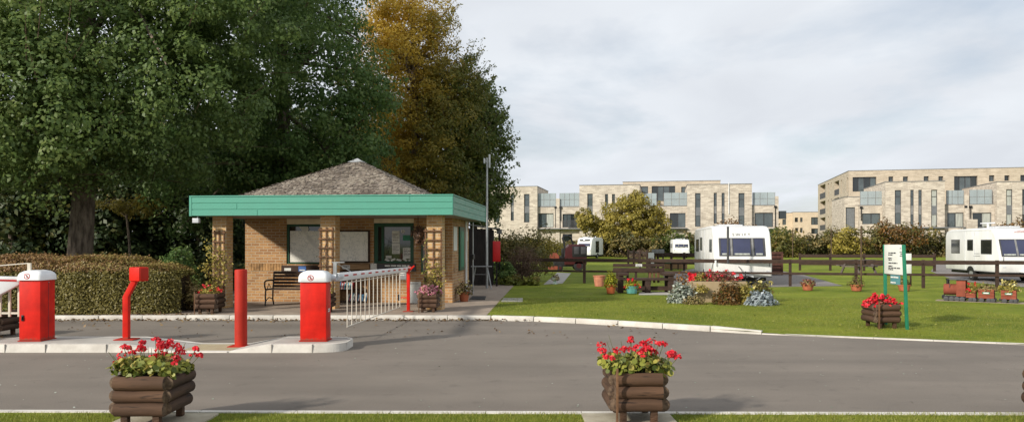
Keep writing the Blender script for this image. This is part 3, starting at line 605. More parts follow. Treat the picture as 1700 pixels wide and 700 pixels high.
me.data.materials[0] = m; at = me.data.attributes.new('rnd', 'FLOAT', 'FACE'); vals = np.repeat(rng.uniform(0, 1, len(me.data.polygons)//2+1), 2)[:len(me.data.polygons)]; at.data.foreach_set('value', vals.astype(np.float32)); me.parent = base
mb = MB(); mb.add([ap+Vector((0,0,.05)), *[ap.lerp(c, .085)+Vector((0,0,.03)) for c in cor]], [(1,2,0),(2,3,0),(3,4,0),(4,1,0)]); mb.build('roof_cap', M['lead'], base, smooth=False)
mb = MB(); u0 = C.u(327, .05); z0 = ZB-.1; mb.box(u0-.075,u0+.075,-.03,.07,z0-.06,z0+.05); mb.tube([(u0,.06,z0+.04),(u0,.1,ZB+.02)], .012, 6); fl = mb.build('floodlight', M['alu'], cab, bevel=.008)
# hanging basket by the right pillar
hb = thing('hanging_basket', 'dried out dark hanging basket under the fascia left of the right brick pillar', 'hanging basket', C.w(C.u(694, .8), .8, 1.55+G), 0)
mb = MB(); mb.tube([(0,0,.5),(0,0,.66)], .008, 6)
for k in range(3): a = k*2.1; mb.tube([(0,0,.5),(.13*math.cos(a),.13*math.sin(a),.25)], .005, 5)
mb.build('chain', M['black'], hb); mb = MB(); mb.lathe([(.03,.1),(.1,.14),(.14,.24),(.145,.26)], n=14); mb.build('basket', M['twig'], hb)
p_, n_ = dome(260, .34, .34, .2, .22); inst('plant', p_, n_, .07, LM['brown'], hb); p_ = rng.normal(0, .06, (120, 3))+np.array([.05, 0, .1]); inst('trailing_stems', p_, p_, .08, LM['brown'], hb)
# ---------------------------------------------------------------- barriers, bollard, intercom
def prohibit(parent, c, n_ax, r):
    # red ring with slash over a walking figure
    q = MB(); s_ = 24
    def pt(a, rad): return (c[0]+rad*math.cos(a), c[1]-.003, c[2]+rad*math.sin(a))
    for i in range(s_):
        a, b = 2*PI*i/s_, 2*PI*(i+1)/s_; q.quad(pt(a, r), pt(b, r), pt(b, r*.8), pt(a, r*.8))
    d = Vector((.7, 0, -.7)); e = Vector((.7, 0, .7)); o = Vector((c[0], c[1]-.004, c[2])); q.quad(o-d*r*.85-e*r*.1, o+d*r*.85-e*r*.1, o+d*r*.85+e*r*.1, o-d*r*.85+e*r*.1)
    g = q.build('prohibition_sign', M['redink'], parent, smooth=False, flip=True)
    k = MB(); o = Vector((c[0], c[1]-.0025, c[2]))
    k.add([o+Vector((.12*r*math.cos(i*PI/4), 0, .45*r+.12*r*math.sin(i*PI/4))) for i in range(8)], [tuple(range(8))])
    for p in (((-.1,.28),(.12,.28),(.12,-.1),(-.1,-.1)), ((-.1,-.1),(.02,-.1),(-.15,-.6),(-.28,-.6)), ((.0,-.1),(.12,-.1),(.32,-.6),(.2,-.6)), ((.1,.25),(.34,.0),(.28,-.05),(.06,.15))):
        k.add([o+Vector((x*r, 0, z*r)) for x, z in p], [(0,1,2,3)])
    k.build('walker_symbol', M['ink'], g, smooth=False, flip=True); return g
def barrier(name, label, loc, w, d, hr, ht, boom_side):
    t = thing(name, label, 'barrier', loc, 0, 'car park rising barriers')
    mb = MB(); mb.box(0, w, 0, d, .012, hr); body = mb.build('cabinet', M['red'], t, bevel=.012)
    mb = MB(); mb.box(-.015, w+.015, -.015, d+.015, 0, .012); mb.build('base_plate', M['redb'], t)
    mb = MB(); n = 4
    # moulded cap: rings shrinking upward
    rings = [(0, .022), (.008, .03), (.085, .026), (.125, .008), (.155, -.03), (.17, -.075)]
    vs = []
    for z, o in rings:
        cx0, cx1, cy0, cy1 = -o, w+o, -o, d+o; r = .05
        for (cx, cy, a0) in ((cx1-r,cy0+r,-PI/2),(cx1-r,cy1-r,0),(cx0+r,cy1-r,PI/2),(cx0+r,cy0+r,PI)):
            for k in range(5): a = a0+PI/2*k/4; vs.append((cx+r*math.cos(a), cy+r*math.sin(a), hr+z*(ht-hr)/.17))
    N = 20; fs = [(i*N+j, i*N+(j+1)%N, (i+1)*N+(j+1)%N, (i+1)*N+j) for i in range(len(rings)-1) for j in range(N)]+[tuple(range(N-1,-1,-1)), tuple((len(rings)-1)*N+j for j in range(N))]
    mb.add(vs, fs); cap = mb.build('cap', M['white'], t, angle=50)
    prohibit(cap, (w*.42, -.0295, hr+.068), 0, .046)
    return t, body
w_l = (67-31.5)/F*11.7
bl, bb = barrier('car_park_barrier', 'red barrier cabinet with white cap at the left end of the traffic island', (X(31.5,11.72),11.72,.12), w_l, .38, .925, 1.08, -1)
mb = MB(); mb.box(-.004, 0, 0, 0, 0, 0)
mb = MB(); mb.box(w_l+.001, w_l+.004, .20, .204, .02, .9); mb.build('door_gap', M['ink'], bb)
mb = MB(); mb.box(.04,.075,-.012,0,.31,.40); mb.box(.052,.062,-.03,-.012,.33,.38); mb.build('lock', M['black'], bb, bevel=.003)
mb = MB(); mb.lathe([(.008,0),(.008,.006)],(0,0,0),8); mb.v = [(w_l+.001+v[2], .21+v[0], .89+v[1]) for v in mb.v]; mb.build('screw', M['metal'], bb)
# left boom: broad white beam heading off towards the camera side
mb = MB(); xa = -.06
mb.add([(xa,.10,.86),(xa,.16,.86),(xa,.16,.98),(xa,.10,.98),(xa-.34,.02,.66),(xa-.34,.14,.66),(xa-.34,.14,.99),(xa-.34,.02,.99),(xa-2.4,.02,.66),(xa-2.4,.14,.66),(xa-2.4,.14,.99),(xa-2.4,.02,.99)],
       [(0,1,2,3),(0,4,5,1),(1,5,6,2),(2,6,7,3),(3,7,4,0),(4,8,9,5),(5,9,10,6),(6,10,11,7),(7,11,8,4),(8,11,10,9)])
bm_ = mb.build('boom', M['white'], bl, bevel=.02)
for k in range(4):
    mb = MB(); x0 = xa-.02-k*.55; mb.add([(x0,.09-.0,.905),(x0-.26,.03,.915),(x0-.26,.03,.945),(x0,.09,.935)] if k == 0 else [(x0,.017,.915),(x0-.26,.017,.915),(x0-.26,.017,.945),(x0,.017,.945)], [(0,1,2,3)]); mb.build('red_stripe', M['redink'], bm_, flip=True, smooth=False)
mb = MB(); mb.tube([(.02,.13,.925),(-.09,.13,.925)], .045, 14); mb.build('pivot', M['alu'], bl)
for k in range(5):
    mb = MB(); x = -.1-k*.145; mb.box(x-.018,x+.018,.145,.17,.36,.9); mb.build('skirt_bar', M['bar'], bl, bevel=.004)
mb = MB(); mb.box(-2.2,-.05,.15,.165,.40,.43); mb.build('skirt_rail', M['bar'], bl)
mb = MB(); mb.box(.05,.10,.12,.15,.95,1.19); mb.tube([(.06,.13,1.185),(-.6,.10,1.13),(-2.2,.08,1.1)], .009, 6); mb.build('lifting_arm', M['bar'], bl)
# middle barrier
w_m = (541.5-498)/F*11.7
bmid, bb2 = barrier('car_park_barrier', 'red barrier cabinet with white cap whose striped boom reaches the cabin forecourt', (X(498,11.7),11.7,.12), w_m, .30, .90, 1.075, 1)
mb = MB(); scribble(mb, (w_m+.001, .10, .47), (0,1,0), (0,0,1), .12, 2, .03, 4, .7); mb.build('side_marking', M['whitebright'], bb2, smooth=False, flip=True)
OX, OY = X(498,11.7), 11.7
def bp(Y): return -3.425+.0567*Y-OX, Y-OY      # boom axis in the barrier's own frame
mb = MB(); zt = lambda Y: 1.085-(Y-11.9)*.0115-.12
(xa, ya), (xb, yb) = bp(12.1), bp(18.0)
def boompt(Y, ox, oz): x, y = bp(Y); return (x+ox, y, zt(Y)+oz)
prof = [(-.03,-.065),(.03,-.065),(.042,-.03),(.042,.03),(.03,.065),(-.03,.065),(-.042,.03),(-.042,-.03)]
vs = [boompt(12.05, a, b) for a, b in prof]+[boompt(18.0, a, b*.8) for a, b in prof]; mb.add(vs, [tuple(range(8)), tuple(range(15,7,-1))]+[(i,(i+1)%8,(i+1)%8+8,i+8) for i in range(8)])
boom = mb.build('boom', M['white'], bmid, angle=30)
mb = MB(); vs = [boompt(18.0, a*1.02, b*.82) for a, b in prof]+[boompt(18.07, a*.9, b*.7+.02) for a, b in prof]; mb.add(vs, [tuple(range(8)), tuple(range(15,7,-1))]+[(i,(i+1)%8,(i+1)%8+8,i+8) for i in range(8)]); mb.build('end_cap', M['red'], boom)
for k in range(11):
    Y0 = 12.3+k*.53; Y1 = Y0+.24; mb = MB(); e = -.0445
    mb.add([boompt(Y0,.0445,.005),boompt(Y1,.0445,.005),boompt(Y1,.0445,.03),boompt(Y0,.0445,.03)], [(0,1,2,3)])
    mb.add([boompt(Y0,-.0445,.005),boompt(Y1,-.0445,.005),boompt(Y1,-.0445,.03),boompt(Y0,-.0445,.03)], [(0,1,2,3)])
    mb.build('red_stripe', M['redink'], boom, smooth=False, flip=True)
x, y = bp(11.95); mb = MB(); mb.tube([(x-.12,y,.965),(x+.02,y,.965)], .05, 16); mb.tube([(x,y,.965),boompt(12.25,0,0)], [.062,.05], 14); mb.build('pivot', M['alu'], bmid)
mb = MB(); mb.box(x-.03,x+.02,y-.02,y+.02,.96,1.19); mb.box(x-.05,x+.14,y-.02,y+.02,1.19,1.205); mb.tube([(x,y,1.19),boompt(12.9,0,.06)], .006, 5); mb.build('lifting_arm', M['metal'], bmid)
for k in range(14):
    Y = 12.63*(16.9/12.63)**(k/13.0); a = boompt(Y,0,-.05); mb = MB(); mb.tube([a,(a[0],a[1],.245-.12-.0055*(Y-12.6))], .0095, 6); mb.build('skirt_bar', M['bar'], bmid)
a = boompt(12.63,0,0); b = boompt(16.95,0,0); mb = MB(); mb.tube([(a[0],a[1]-.02,.125),(b[0],b[1],.10)], .009, 6); mb.tube([boompt(12.5,0,-.11),boompt(16.95,0,-.09)], .008, 6); mb.build('skirt_rail', M['bar'], bmid)
# boom rest
d = gd(517); t = thing('boom_rest_post', 'slim red boom rest post on the cabin forecourt with a small plate', 'post', (X(678,d), d, .056))
mb = MB(); mb.box(-.036,.036,-.036,.036,.01,.93); mb.add([(-.04,-.03,.93),(.04,-.03,.93),(.04,.03,.93),(-.04,.03,.93),(.13,-.03,1.06),(.15,-.03,1.04),(.15,.03,1.04),(.13,.03,1.06)], [(0,1,2,3),(4,5,6,7),(0,1,5,4),(2,3,7,6),(1,2,6,5),(3,0,4,7)]); mb.build('post', M['red'], t, bevel=.006)
mb = MB(); mb.box(-.12,.12,-.1,.1,0,.012); mb.build('foot_plate', M['red'], t, bevel=.003)
mb = MB(); mb.box(-.20,-.04,-.012,.012,.31,.33); mb.build('side_arm', M['red'], t); mb = MB(); mb.box(-.24,-.19,-.03,.03,.25,.39); mb.build('catch', M['black'], t)
mb = MB(); mb.box(-.21,-.045,-.03,-.02,.74,.92); pl = mb.build('plate', M['grey'], t); q = MB(); scribble(q, (-.195,-.0315,.87), (1,0,0), (0,0,1), .13, 3, .045, 8, .5); q.build('print', M['paper'], pl, smooth=False, flip=True)
# red bollard
t = thing('bollard', 'tall round faded red bollard beside the buff tactile crossing', 'bollard', (X(400,11.95), 11.95, .014))
mb = MB(); mb.lathe([(.094,.0),(.094,1.18),(.09,1.19),(.05,1.195)], n=28); mb.build('post', M['redb'], t)
mb = MB(); mb.box(-.17,.2,-.13,.13,0,.012); mb.build('base_plate', M['redb'], t, bevel=.004)
# intercom post, cranked
d0 = 11.95; t = thing('entry_keypad_post', 'cranked red square post carrying a red keypad box on the traffic island', 'keypad post', (X(210,d0), d0, .12))
mb = MB(); s_ = .043; z1 = Z(492,d0)-.12; z2 = Z(462,d0)-.12; x2 = X(226,d0)-X(210,d0)
def sq(x, z, k=1): return [(x-s_,-s_,z),(x+s_,-s_,z),(x+s_,s_,z),(x-s_,s_,z)]
vs = sq(0,.012)+sq(0,z1)+sq(x2,z2)+sq(x2,z2+.14); mb.add(vs, [(0,1,2,3),(12,13,14,15)]+[(r*4+j, r*4+(j+1)%4, r*4+4+(j+1)%4, r*4+4+j) for r in range(3) for j in range(4)]); mb.build('post', M['red'], t, bevel=.006, angle=25)
mb = MB(); mb.box(-.15,.16,-.12,.12,0,.012); mb.build('base_plate', M['redb'], t, bevel=.004)
zc = Z(454.5,d0)-.12; Mx = Matrix.Translation((x2+.05,0,zc)) @ Matrix.Rotation(R(-24), 4, 'Z'); mb = MB(); mb.box(-.11,.115,-.10,.08,-.108,.108,Mx); hd = mb.build('keypad_box', M['red'], t, bevel=.02)
mb = MB(); mb.box(.116,.123,-.08,.06,-.09,.09,Mx); mb.build('door_plate', M['redb'], hd, bevel=.004)

# ---------------------------------------------------------------- log planters
def planter_parts(t, W=.54, D=.56, z0=.105, r=.0588, seed=0):
    rr = random.Random(seed); W2, D2 = W/2-r, D/2-r
    for side in ('f','b','l','r'):
        mb = MB()
        for k in range(3):
            z = z0+r+k*(2*r-.008)+rr.uniform(-.004,.004); q = r*rr.uniform(.95,1.05)
            if side in 'fb':
                y = (-D2-r*.45) if side == 'f' else D2+r*.45; L = W2-.005+rr.uniform(-.01,.01); mb.tube([(-L,y,z),(-L*.3,y+rr.uniform(-.003,.003),z),(L*.4,y,z+.002),(L,y,z)], [q*rr.uniform(.96,1.02) for _ in range(4)], 14, round_ends=.12)
            else:
                x = -W2 if side == 'l' else W2; x += rr.uniform(-.012,.012); L = D2+rr.uniform(.0,.03); mb.tube([(x,-L,z),(x,L*.2,z+.003),(x,L,z)], [q*rr.uniform(.96,1.03) for _ in range(3)], 14, round_ends=.12)
        mb.build('log_side', M['logx' if side in 'fb' else 'logy'], t, angle=50)
    for sx in (-1,1):
        for sy in (-1,1):
            mb = MB(); x = sx*(W2-.075); y = sy*(D2-.02)-(.03 if sy < 0 else -.03); mb.box(x-.03,x+.03,y-.03,y+.03,0,z0+.25); mb.build('leg', M['log'], t, bevel=.006)
    mb = MB(); mb.box(-W2+.02,W2-.02,-D2+.02,D2-.02,z0+.28,z0+.33); mb.build('soil', M['soil'], t)
def log_planter(label, loc, seed, batten=False):
    t = thing('log_planter', label, 'planter', loc, 0, 'square log planters on short legs'); planter_parts(t, seed=seed)
    if batten: mb = MB(); mb.box(-.215,-.195,-.372,-.350,.0,.5); mb.build('batten', M['trellis'], t, bevel=.003)
    return t
PT = .105+.33      # top of the soil
pd = [('log planter of red geraniums on the verge, in front of the red keypad post', (-3.19,6.84,.024), 1, False),
      ('log planter of red geraniums on the verge, near the middle of the road edge', (1.115,7.0,.024), 2, True)]
for l, loc, s_, b_ in pd: log_planter(l, loc, s_, b_)
proto = log_planter('log planter of red bedding plants on the lawn beside the green posted sign', (X(1469,14.2), 14.35, .05), 3, True)
def pl_at(px, d, label, z=.056): return dup(proto, (X(px, d), d, z), label, 0)
pl_at(349, 17.3, 'log planter standing against the left brick pillar of the cabin'); pl_at(712, 17.65, 'log planter of pink flowers below the right brick pillar of the cabin', .056).scale = (.93,.9,.93)
pl_at(535, 17.5, 'log planter mostly hidden behind the barrier with the striped boom')
pl_at(-6, 13.35, 'dark log planter cut by the left edge of the photo beside the traffic island', .0)
pl_at(1774, 6.98, 'log planter on the verge cut by the right edge of the photo', .0)

def geranium(label, cx, cy, z, wx, wy, nh, seed, hmax=.24):
    rr = random.Random(seed); t = thing('geranium', label, 'flowering plant', (cx, cy, z), 0, 'red geraniums in the verge planters')
    n = 950; p = np.stack([rng.uniform(-wx/2, wx/2, n), rng.uniform(-wy/2, wy/2, n), np.zeros(n)], 1)
    r2 = (p[:,0]/(wx/2))**2*.6+(p[:,1]/(wy/2))**2*.5; p[:,2] = np.maximum(.0, (.15-.06*r2))*rng.uniform(.15, 1.1, n)**.7+.02*np.sin(p[:,0]*23)+.01
    p[:, 0] *= 1.12; nr_ = np.stack([p[:,0]*2, p[:,1]*2-.25, np.full(n, .6)], 1)
    rn = np.clip(rng.beta(2, 2.6, n)+(p[:,2]-.08)*1.5, 0, 1)
    inst('foliage', p, nr_, rng.uniform(.026, .060, n), LM['ger'], t, ROUND, rn, jit=.55)
    st = MB(); heads = []
    for i in range(nh):
        x = rr.uniform(-1, 1)*wx*.74; y = rr.uniform(-1, 1)*wy*.5; zz = hmax*rr.uniform(.55, 1)*(1-.45*(abs(x)/(wx*.74))**2); heads.append((x, y, zz)); st.tube([(x*.55, y*.6, .02), (x*.85, y*.9, zz*.6), (x, y, zz)], .003, 5)
    for i in range(16):
        x = rr.uniform(-1, 1)*wx*.6; y = rr.uniform(-1, 1)*wy*.5; st.tube([(x*.6, y*.6, .02), (x, y, hmax*rr.uniform(.4, .9))], .0022, 4)
    st.build('stems', LMP['stem'], t)
    for x, y, zz in heads:
        m_ = rr.randint(16, 55); rad = rr.uniform(.017, .038); dd = sph(m_); dd[:,2] = np.abs(dd[:,2])*1.1-.25; pp = dd*rad*np.array([1.15,1.15,.75])+np.array([x, y, zz])
        inst('flower_head', pp, dd, .021, LM['petal'], t, ROUND, rng.uniform(0, 1, m_), jit=.35)
    return t
LMP = {'stem': mat('flower_stem', (.10,.12,.03), .7, .2)}
geranium('bright red geraniums in the left hand log planter on the verge', -3.19, 6.82, .024+PT-.03, .50, .46, 27, 3, .33)
geranium('bright red geraniums in the middle log planter on the verge', 1.11, 6.98, .024+PT-.03, .52, .48, 26, 9, .36)
def small_plant(name, label, cat, loc, w, d_, h, n, size, lm, flower=None, nf=0, fs=.03, group=None, tm=LEAF, stems=True, inner=.45):
    t = thing(name, label, cat, loc, 0, group); p, q = dome(n, w, d_, h, 0, inner); inst('foliage', p, q, size, LM[lm], t, tm)
    if stems:
        mb = MB()
        for i in range(7): a = random.uniform(0, 6.28); mb.tube([(0,0,0),(w*.3*math.cos(a), d_*.3*math.sin(a), h*.75)], [.006+.01*h,.003], 5)
        mb.build('stems', M['twig'], t)
    if flower and nf <= 100:
        p, q = dome(nf, w*1.05, d_*1.05, h*1.08, 0, .9)
        for c_ in p:
            dd = sph(9); dd[:,2] = np.abs(dd[:,2]); inst('flower', c_+dd*fs*.35, dd, fs*.7, LM[flower], t, ROUND, jit=.4)
    elif flower:
        p, q = dome(nf, w*1.05, d_*1.05, h*1.08, 0, .9); inst('flowers', p, q, fs, LM[flower], t, ROUND, jit=.4)['kind'] = 'stuff'
    return t
sl = proto.location
small_plant('bedding_plants', 'dense coral red bedding plants in the planter beside the green posted sign', 'flowering plant', (sl.x, sl.y, .05+PT-.04), .56, .52, .19, 500, .04, 'redleaf', 'petal', 95, .05)
small_plant('cyclamen', 'pink and white flowers in the planter by the right brick pillar', 'flowering plant', (X(712,17.65), 17.6, .056+.4), .5, .42, .16, 400, .05, 'shrub', 'pink', 90, .05)
small_plant('bedding_plants', 'sparse leaves and one red bloom in the planter by the left brick pillar', 'flowering plant', (X(349,17.3), 17.3, .056+.44), .5, .45, .16, 300, .05, 'olive', 'petal', 12, .05)
small_plant('bedding_plants', 'small green plants in the planter hidden behind the striped boom barrier', 'flowering plant', (X(535,17.5), 17.5, .056+.44), .5, .45, .2, 300, .05, 'olive')
small_plant('bedding_plants', 'green plants in the planter at the left edge of the photo', 'flowering plant', (X(-6,13.35), 13.35, .44), .45, .45, .12, 250, .05, 'ger')
small_plant('geranium', 'geraniums in the planter cut by the right edge of the photo', 'flowering plant', (X(1770,6.98), 6.98, .46), .4, .45, .14, 250, .05, 'ger', 'petal', 40, .03)
def climber(label, px, d, z0, z1, w, n, lm, seed=0, size=.06):
    t = thing('climbing_plant', label, 'climbing plant', (X(px, d), d, z0), 0); mb = MB(); P_ = []
    for s_ in range(9):
        x = random.uniform(-.3, .3)*w; pts = [(x, 0, 0)]; h = (z1-z0)*random.uniform(.6, 1)
        for k in range(1, 7): pts.append((x+random.uniform(-.5, .5)*w, random.uniform(-.05, .05), h*k/6))
        mb.tube(pts, .005, 4); P_ += pts[1:]
    mb.build('stems', M['twig'], t); P_ = np.array(P_); i = rng.integers(0, len(P_), n); p = P_[i]+rng.normal(0, w*.16, (n, 3))*np.array([1,.5,1]); q = rng.normal(0, 1, (n, 3)); q[:,1] -= 1.2
    inst('foliage', p, q, size, LM[lm], t); return t
climber('straggly pale climber rising from the planter on the left brick pillar', 357, 17.55, .5, Z(400,17.5), .42, 520, 'olive')
climber('small yellow leaved climber on the left of the right pillar trellis', 706, 17.8, .6, Z(395,17.8), .10, 60, 'yellow')
climber('brown and green climber low on the right pillar trellis', 722, 17.75, .5, Z(438,17.75), .3, 220, 'olive')
climber('bare brown twining stems on the middle pillar trellis', 540, 17.75, .5, Z(385,17.75), .30, 50, 'dry', size=.04)

# ---------------------------------------------------------------- forecourt things
d = 19.4; t = thing('bench', 'dark slatted bench with black iron arms against the cabin wall', 'bench', (X(494, d), d, .056), -C.a); L_ = .76
mb = MB()
for k in range(5): mb.box(-L_,L_,.26+k*.012,.285+k*.012,.44+k*.085,.505+k*.085)
mb.build('backrest', M['wood'], t, bevel=.006)
mb = MB()
for k in range(5): mb.box(-L_,L_,-.20+k*.092,-.13+k*.092,.40,.425)
mb.build('seat', M['wood'], t, bevel=.006)
for sx in (-1,1):
    x = sx*(L_-.01); mb = MB(); q = .02
    mb.tube([(x,-.24,0),(x,-.20,.12),(x,-.22,.25),(x,-.19,.40)], q, 8); mb.tube([(x,.30,0),(x,.24,.15),(x,.26,.40),(x,.33,.84)], q, 8); mb.tube([(x,-.2,.40),(x,.26,.41)], q, 8); mb.tube([(x,-.2,.40),(x,-.26,.5),(x,-.25,.60),(x,-.16,.63),(x,.1,.63),(x,.29,.62)], q, 8); mb.tube([(x,-.2,.12),(x,0,.2),(x,.25,.14)], .012, 6); mb.tube([(x,-.1,.42),(x,0,.55),(x,.1,.44)], .01, 6); mb.build('arm_frame', M['black'], t)
# bookshelf
t = thing('book_shelf', 'low wooden bookcase of paperbacks against the cabin wall', 'bookcase', C.w(C.u(586, WV-.3), WV-.3, .056), -C.a); hw = .40; top = .84
mb = MB(); mb.box(-hw,-hw+.02,0,.28,0,top); mb.box(hw-.02,hw,0,.28,0,top); mb.box(-hw,hw,.26,.28,0,top); mb.build('carcass', M['plank'], t, bevel=.003, seg=1)
for z in (.05,.36,.62,top): mb = MB(); mb.box(-hw+.021,hw-.021,.0,.258,z-.02,z); mb.build('shelf', M['wood'], t)
bc = [mat('book_cover', c, .5, .05, 4, 0) for c in ((.55,.55,.53),(.08,.22,.38),(.40,.05,.06),(.62,.6,.5),(.12,.35,.45),(.06,.06,.07))]
for z, x0, x1, hh in ((.05,-.16,.34,.22),(.36,-.38,-.06,.2)):
    x = x0; i = 0
    while x < x1:
        w = random.uniform(.018,.04); h = hh*random.uniform(.8,1); mb = MB(); Mx = Matrix.Translation((x,.0,z+.002)) @ Matrix.Rotation(R(12), 4, 'Y'); mb.box(0,w-.003,.02,.2,0,h,Mx)
        b_ = mb.build('book', random.choice(bc), None); b_.location = C.w(C.u(586, WV-.3), WV-.3, .056); b_.rotation_euler = (0,0,-C.a)
        tag(b_, 'paperback book leaning on the lower shelf of the wooden bookcase' if z < .1 else 'paperback book leaning on the upper shelf of the wooden bookcase', 'book', 'books on the lower shelf' if z < .1 else 'books on the upper shelf'); x += w+.002
# board leaning on the wall
t = thing('notice_sheet', 'white printed sheet board leaning on the wall beside the boom rest post', 'notice board', C.w(C.u(688, WV-.12), WV-.12, .056), -C.a)
mb = MB(); Mx = Matrix.Rotation(R(-6), 4, 'X'); mb.box(-.17,.16,0,.012,0,.56,Mx); b_ = mb.build('board', M['paper'], t); q = MB(); scribble(q, Mx @ Vector((-.13,-.002,.5)), (1,0,0), (0,0,1), .26, 8, .055, 5, .28); q.build('print', M['ink'], b_, smooth=False, flip=True)
def pot(label, px, py, dia, h, m, rim=.025, taper=.72, group=None, name='plant_pot', n=24, z=.056):
    d = gd(py, z)+dia*.4; t = thing(name, label, 'plant pot', (X(px, d), d, z), 0, group); mb = MB(); r = dia/2
    mb.lathe([(r*taper*.9,0),(r*taper,.01),(r*.93,h-rim*1.6),(r,h-rim*1.5),(r*1.03,h),(r*.9,h),(r*.86,h-.05),(.01,h-.06)], n=n, cap=False); mb.build('pot', m, t, angle=40)
    mb = MB(); mb.lathe([(.01,h-.045),(r*.88,h-.05)], n=n, cap=False); mb.build('soil', M['soil'], t); return t, t.location.copy(), h
t, l, h = pot('round terracotta pot with white roses beside the cabin doorstep', 770.5, 500.5, .30, .26, M['terra'])
small_plant('rose_plant', 'small white flowered shrub in the terracotta pot by the cabin corner', 'potted plant', (l.x,l.y,l.z+h-.05), .46, .4, .34, 420, .05, 'shrub', 'cream', 16, .045)
mb = MB(); v_ = [P(x, y, .062) for x, y in ((779,497),(805,497),(807,491.5),(784,491.5))]; mb.add(v_+[(a, b, .074) for a, b, _ in v_], [(0,1,2,3),(4,5,6,7),(0,1,5,4),(1,2,6,5),(2,3,7,6),(3,0,4,7)]); tag(mb.build('door_mat', M['black'], None), 'black rubber door mat on the paving right of the terracotta pot', 'mat')
# folding table
d = 26.3; t = thing('folding_table', 'grey metal framed folding table in front of the dark boarded shed', 'table', (X(799, d), d, .056)); tz = .76
mb = MB(); mb.box(-.36,.36,0,.5,tz,tz+.03); mb.build('tabletop', M['grey'], t, bevel=.005)
for sx in (-1,1):
    for y in (.03,.47): mb = MB(); mb.tube([(sx*.2,y,tz),(sx*.34,y,0)], .013, 6); mb.build('leg', M['metal'], t)
mb = MB(); mb.tube([(-.24,.25,.5),(.24,.25,.5)], .011, 6); mb.build('stretcher', M['metal'], t)
# shed with curved grey roof
d = 28.8; t = thing('store_shed', 'black stained boarded shed with a curved grey roof behind the cabin', 'shed', (X(785, d), d, .05)); xr = X(818.5, d)-X(785, d); hh = Z(379, d)-.05
mb = MB(); x = -2.4
while x < xr-.05: mb.box(x, min(x+.112, xr), 0, .02+.008*random.random(), 0, hh-random.random()*.02); x += .116
mb.box(-2.4,xr-.004,.03,1.9,0,hh-.05); mb.build('wall', M['darkwood'], t, smooth=False)
mb = MB(); n = 10
for i in range(n):
    a0, a1 = i/n, (i+1)/n; X0, X1 = -2.5+(xr+2.75)*a0, -2.5+(xr+2.75)*a1; f = lambda a: hh-.02+.20*math.sin(PI*min(1, a*.95+.1)); mb.add([(X0,-.12,f(a0)),(X1,-.12,f(a1)),(X1,2,f(a1)),(X0,2,f(a0)),(X0,-.12,f(a0)+.03),(X1,-.12,f(a1)+.03),(X1,2,f(a1)+.03),(X0,2,f(a0)+.03)], [(0,3,2,1),(4,5,6,7),(0,1,5,4),(2,3,7,6)])
mb.build('roof', mat('felt_roof', (.30,.29,.28), .9, .2, 5), t, smooth=False)
t = thing('hose_cabinet', 'bright red cabinet on a post at the right end of the dark shed', 'cabinet', (X(824.5, 28.2), 28.2, .05)); z0, z1 = Z(434,28.2)-.05, Z(400,28.2)-.05
mb = MB(); mb.box(-.14,.14,-.12,.12,z0,z1); b_ = mb.build('box', M['postred'], t, bevel=.02); mb = MB(); mb.add([(-.13,-.1225,z0+.02),(.13,-.1225,z0+.02),(.13,-.1225,z1-.02)], [(0,1,2)]); 
mb = MB(); mb.box(-.115,.115,-.13,-.121,z0+.03,z1-.03); mb.build('door', M['postred'], b_, bevel=.005)
mb = MB(); mb.box(-.03,.03,.0,.06,0,z0+.05); mb.build('post', M['darkwood'], t)
t = thing('lamp_post', 'short dark post with a small square lamp above the red cabinet', 'lamp', (X(829, 29.4), 29.4, .05)); zz = Z(388,29.4)-.05; mb = MB(); mb.tube([(0,0,0),(0,0,zz)], .035, 8); mb.build('post', M['darkwood'], t); mb = MB(); mb.box(-.1,.1,-.1,.1,zz,zz+.14); mb.box(-.13,.13,-.13,.13,zz+.14,zz+.17); mb.build('lamp_head', M['grey'], t, bevel=.01)
# aerial mast
d = 27; t = thing('aerial_mast', 'thin grey aerial mast rising behind the right end of the cabin', 'mast', (X(808.5, d), d, .05)); zt_ = Z(262, d)-.05
mb = MB(); mb.tube([(0,0,0),(0,0,zt_)], [.045,.032], 10); mb.build('pole', M['metal'], t)
for x, a, b in ((.09,-.35,.12),(-.09,-.2,-.02)): mb = MB(); mb.box(x-.03,x+.03,-.03,.03,zt_+a,zt_+b); mb.tube([(0,0,zt_-.12),(x,0,zt_-.12)], .012, 5); mb.build('aerial', M['alu'], t, bevel=.008)

# ---------------------------------------------------------------- fences
def rail_fence(name, label, pts, posts, top, low, th, tl, m, pw=.10, ph=None, group=None):
    """pts: two end points (x,y); posts: parameters 0..1"""
    a, b = Vector((*pts[0], .05)), Vector((*pts[1], .05)); ang = math.atan2((b-a).y, (b-a).x); L = (b-a).length
    t = thing(name, label, 'fence', a, ang, group)
    for q in posts:
        mb = MB(); x = q*L; hgt = (ph or top+th/2)+random.uniform(0,.03); mb.box(x-pw/2,x+pw/2,0,pw,0,hgt); mb.build('post', m, t, bevel=.006)
    ps = [0]+[p*L for p in posts if 0 < p < 1]+[L]
    for zc, hh in ((top, th), (low, tl)):
        for u, v in zip(ps[:-1], ps[1:]):
            mb = MB(); mb.box(u+.003, v-.003, -.04, -.002, zc-hh/2+random.uniform(-.008,.008), zc+hh/2); mb.build('rail', m, t, bevel=.004)
    return t
fa = (X(860,31.2),31.2); fb = (19.5, 25.6); Lx = fb[0]-fa[0]; fp = [2.86, 5.32, 7.79, 10.25, 12.4, 14.5, 16.7, 18.9]
rail_fence('post_and_rail_fence', 'long dark brown two rail fence crossing the lawn behind the picnic bench', (fa, fb), [0.02]+[(x-fa[0])/Lx for x in fp], .915, .475, .135, .085, M['wood'])
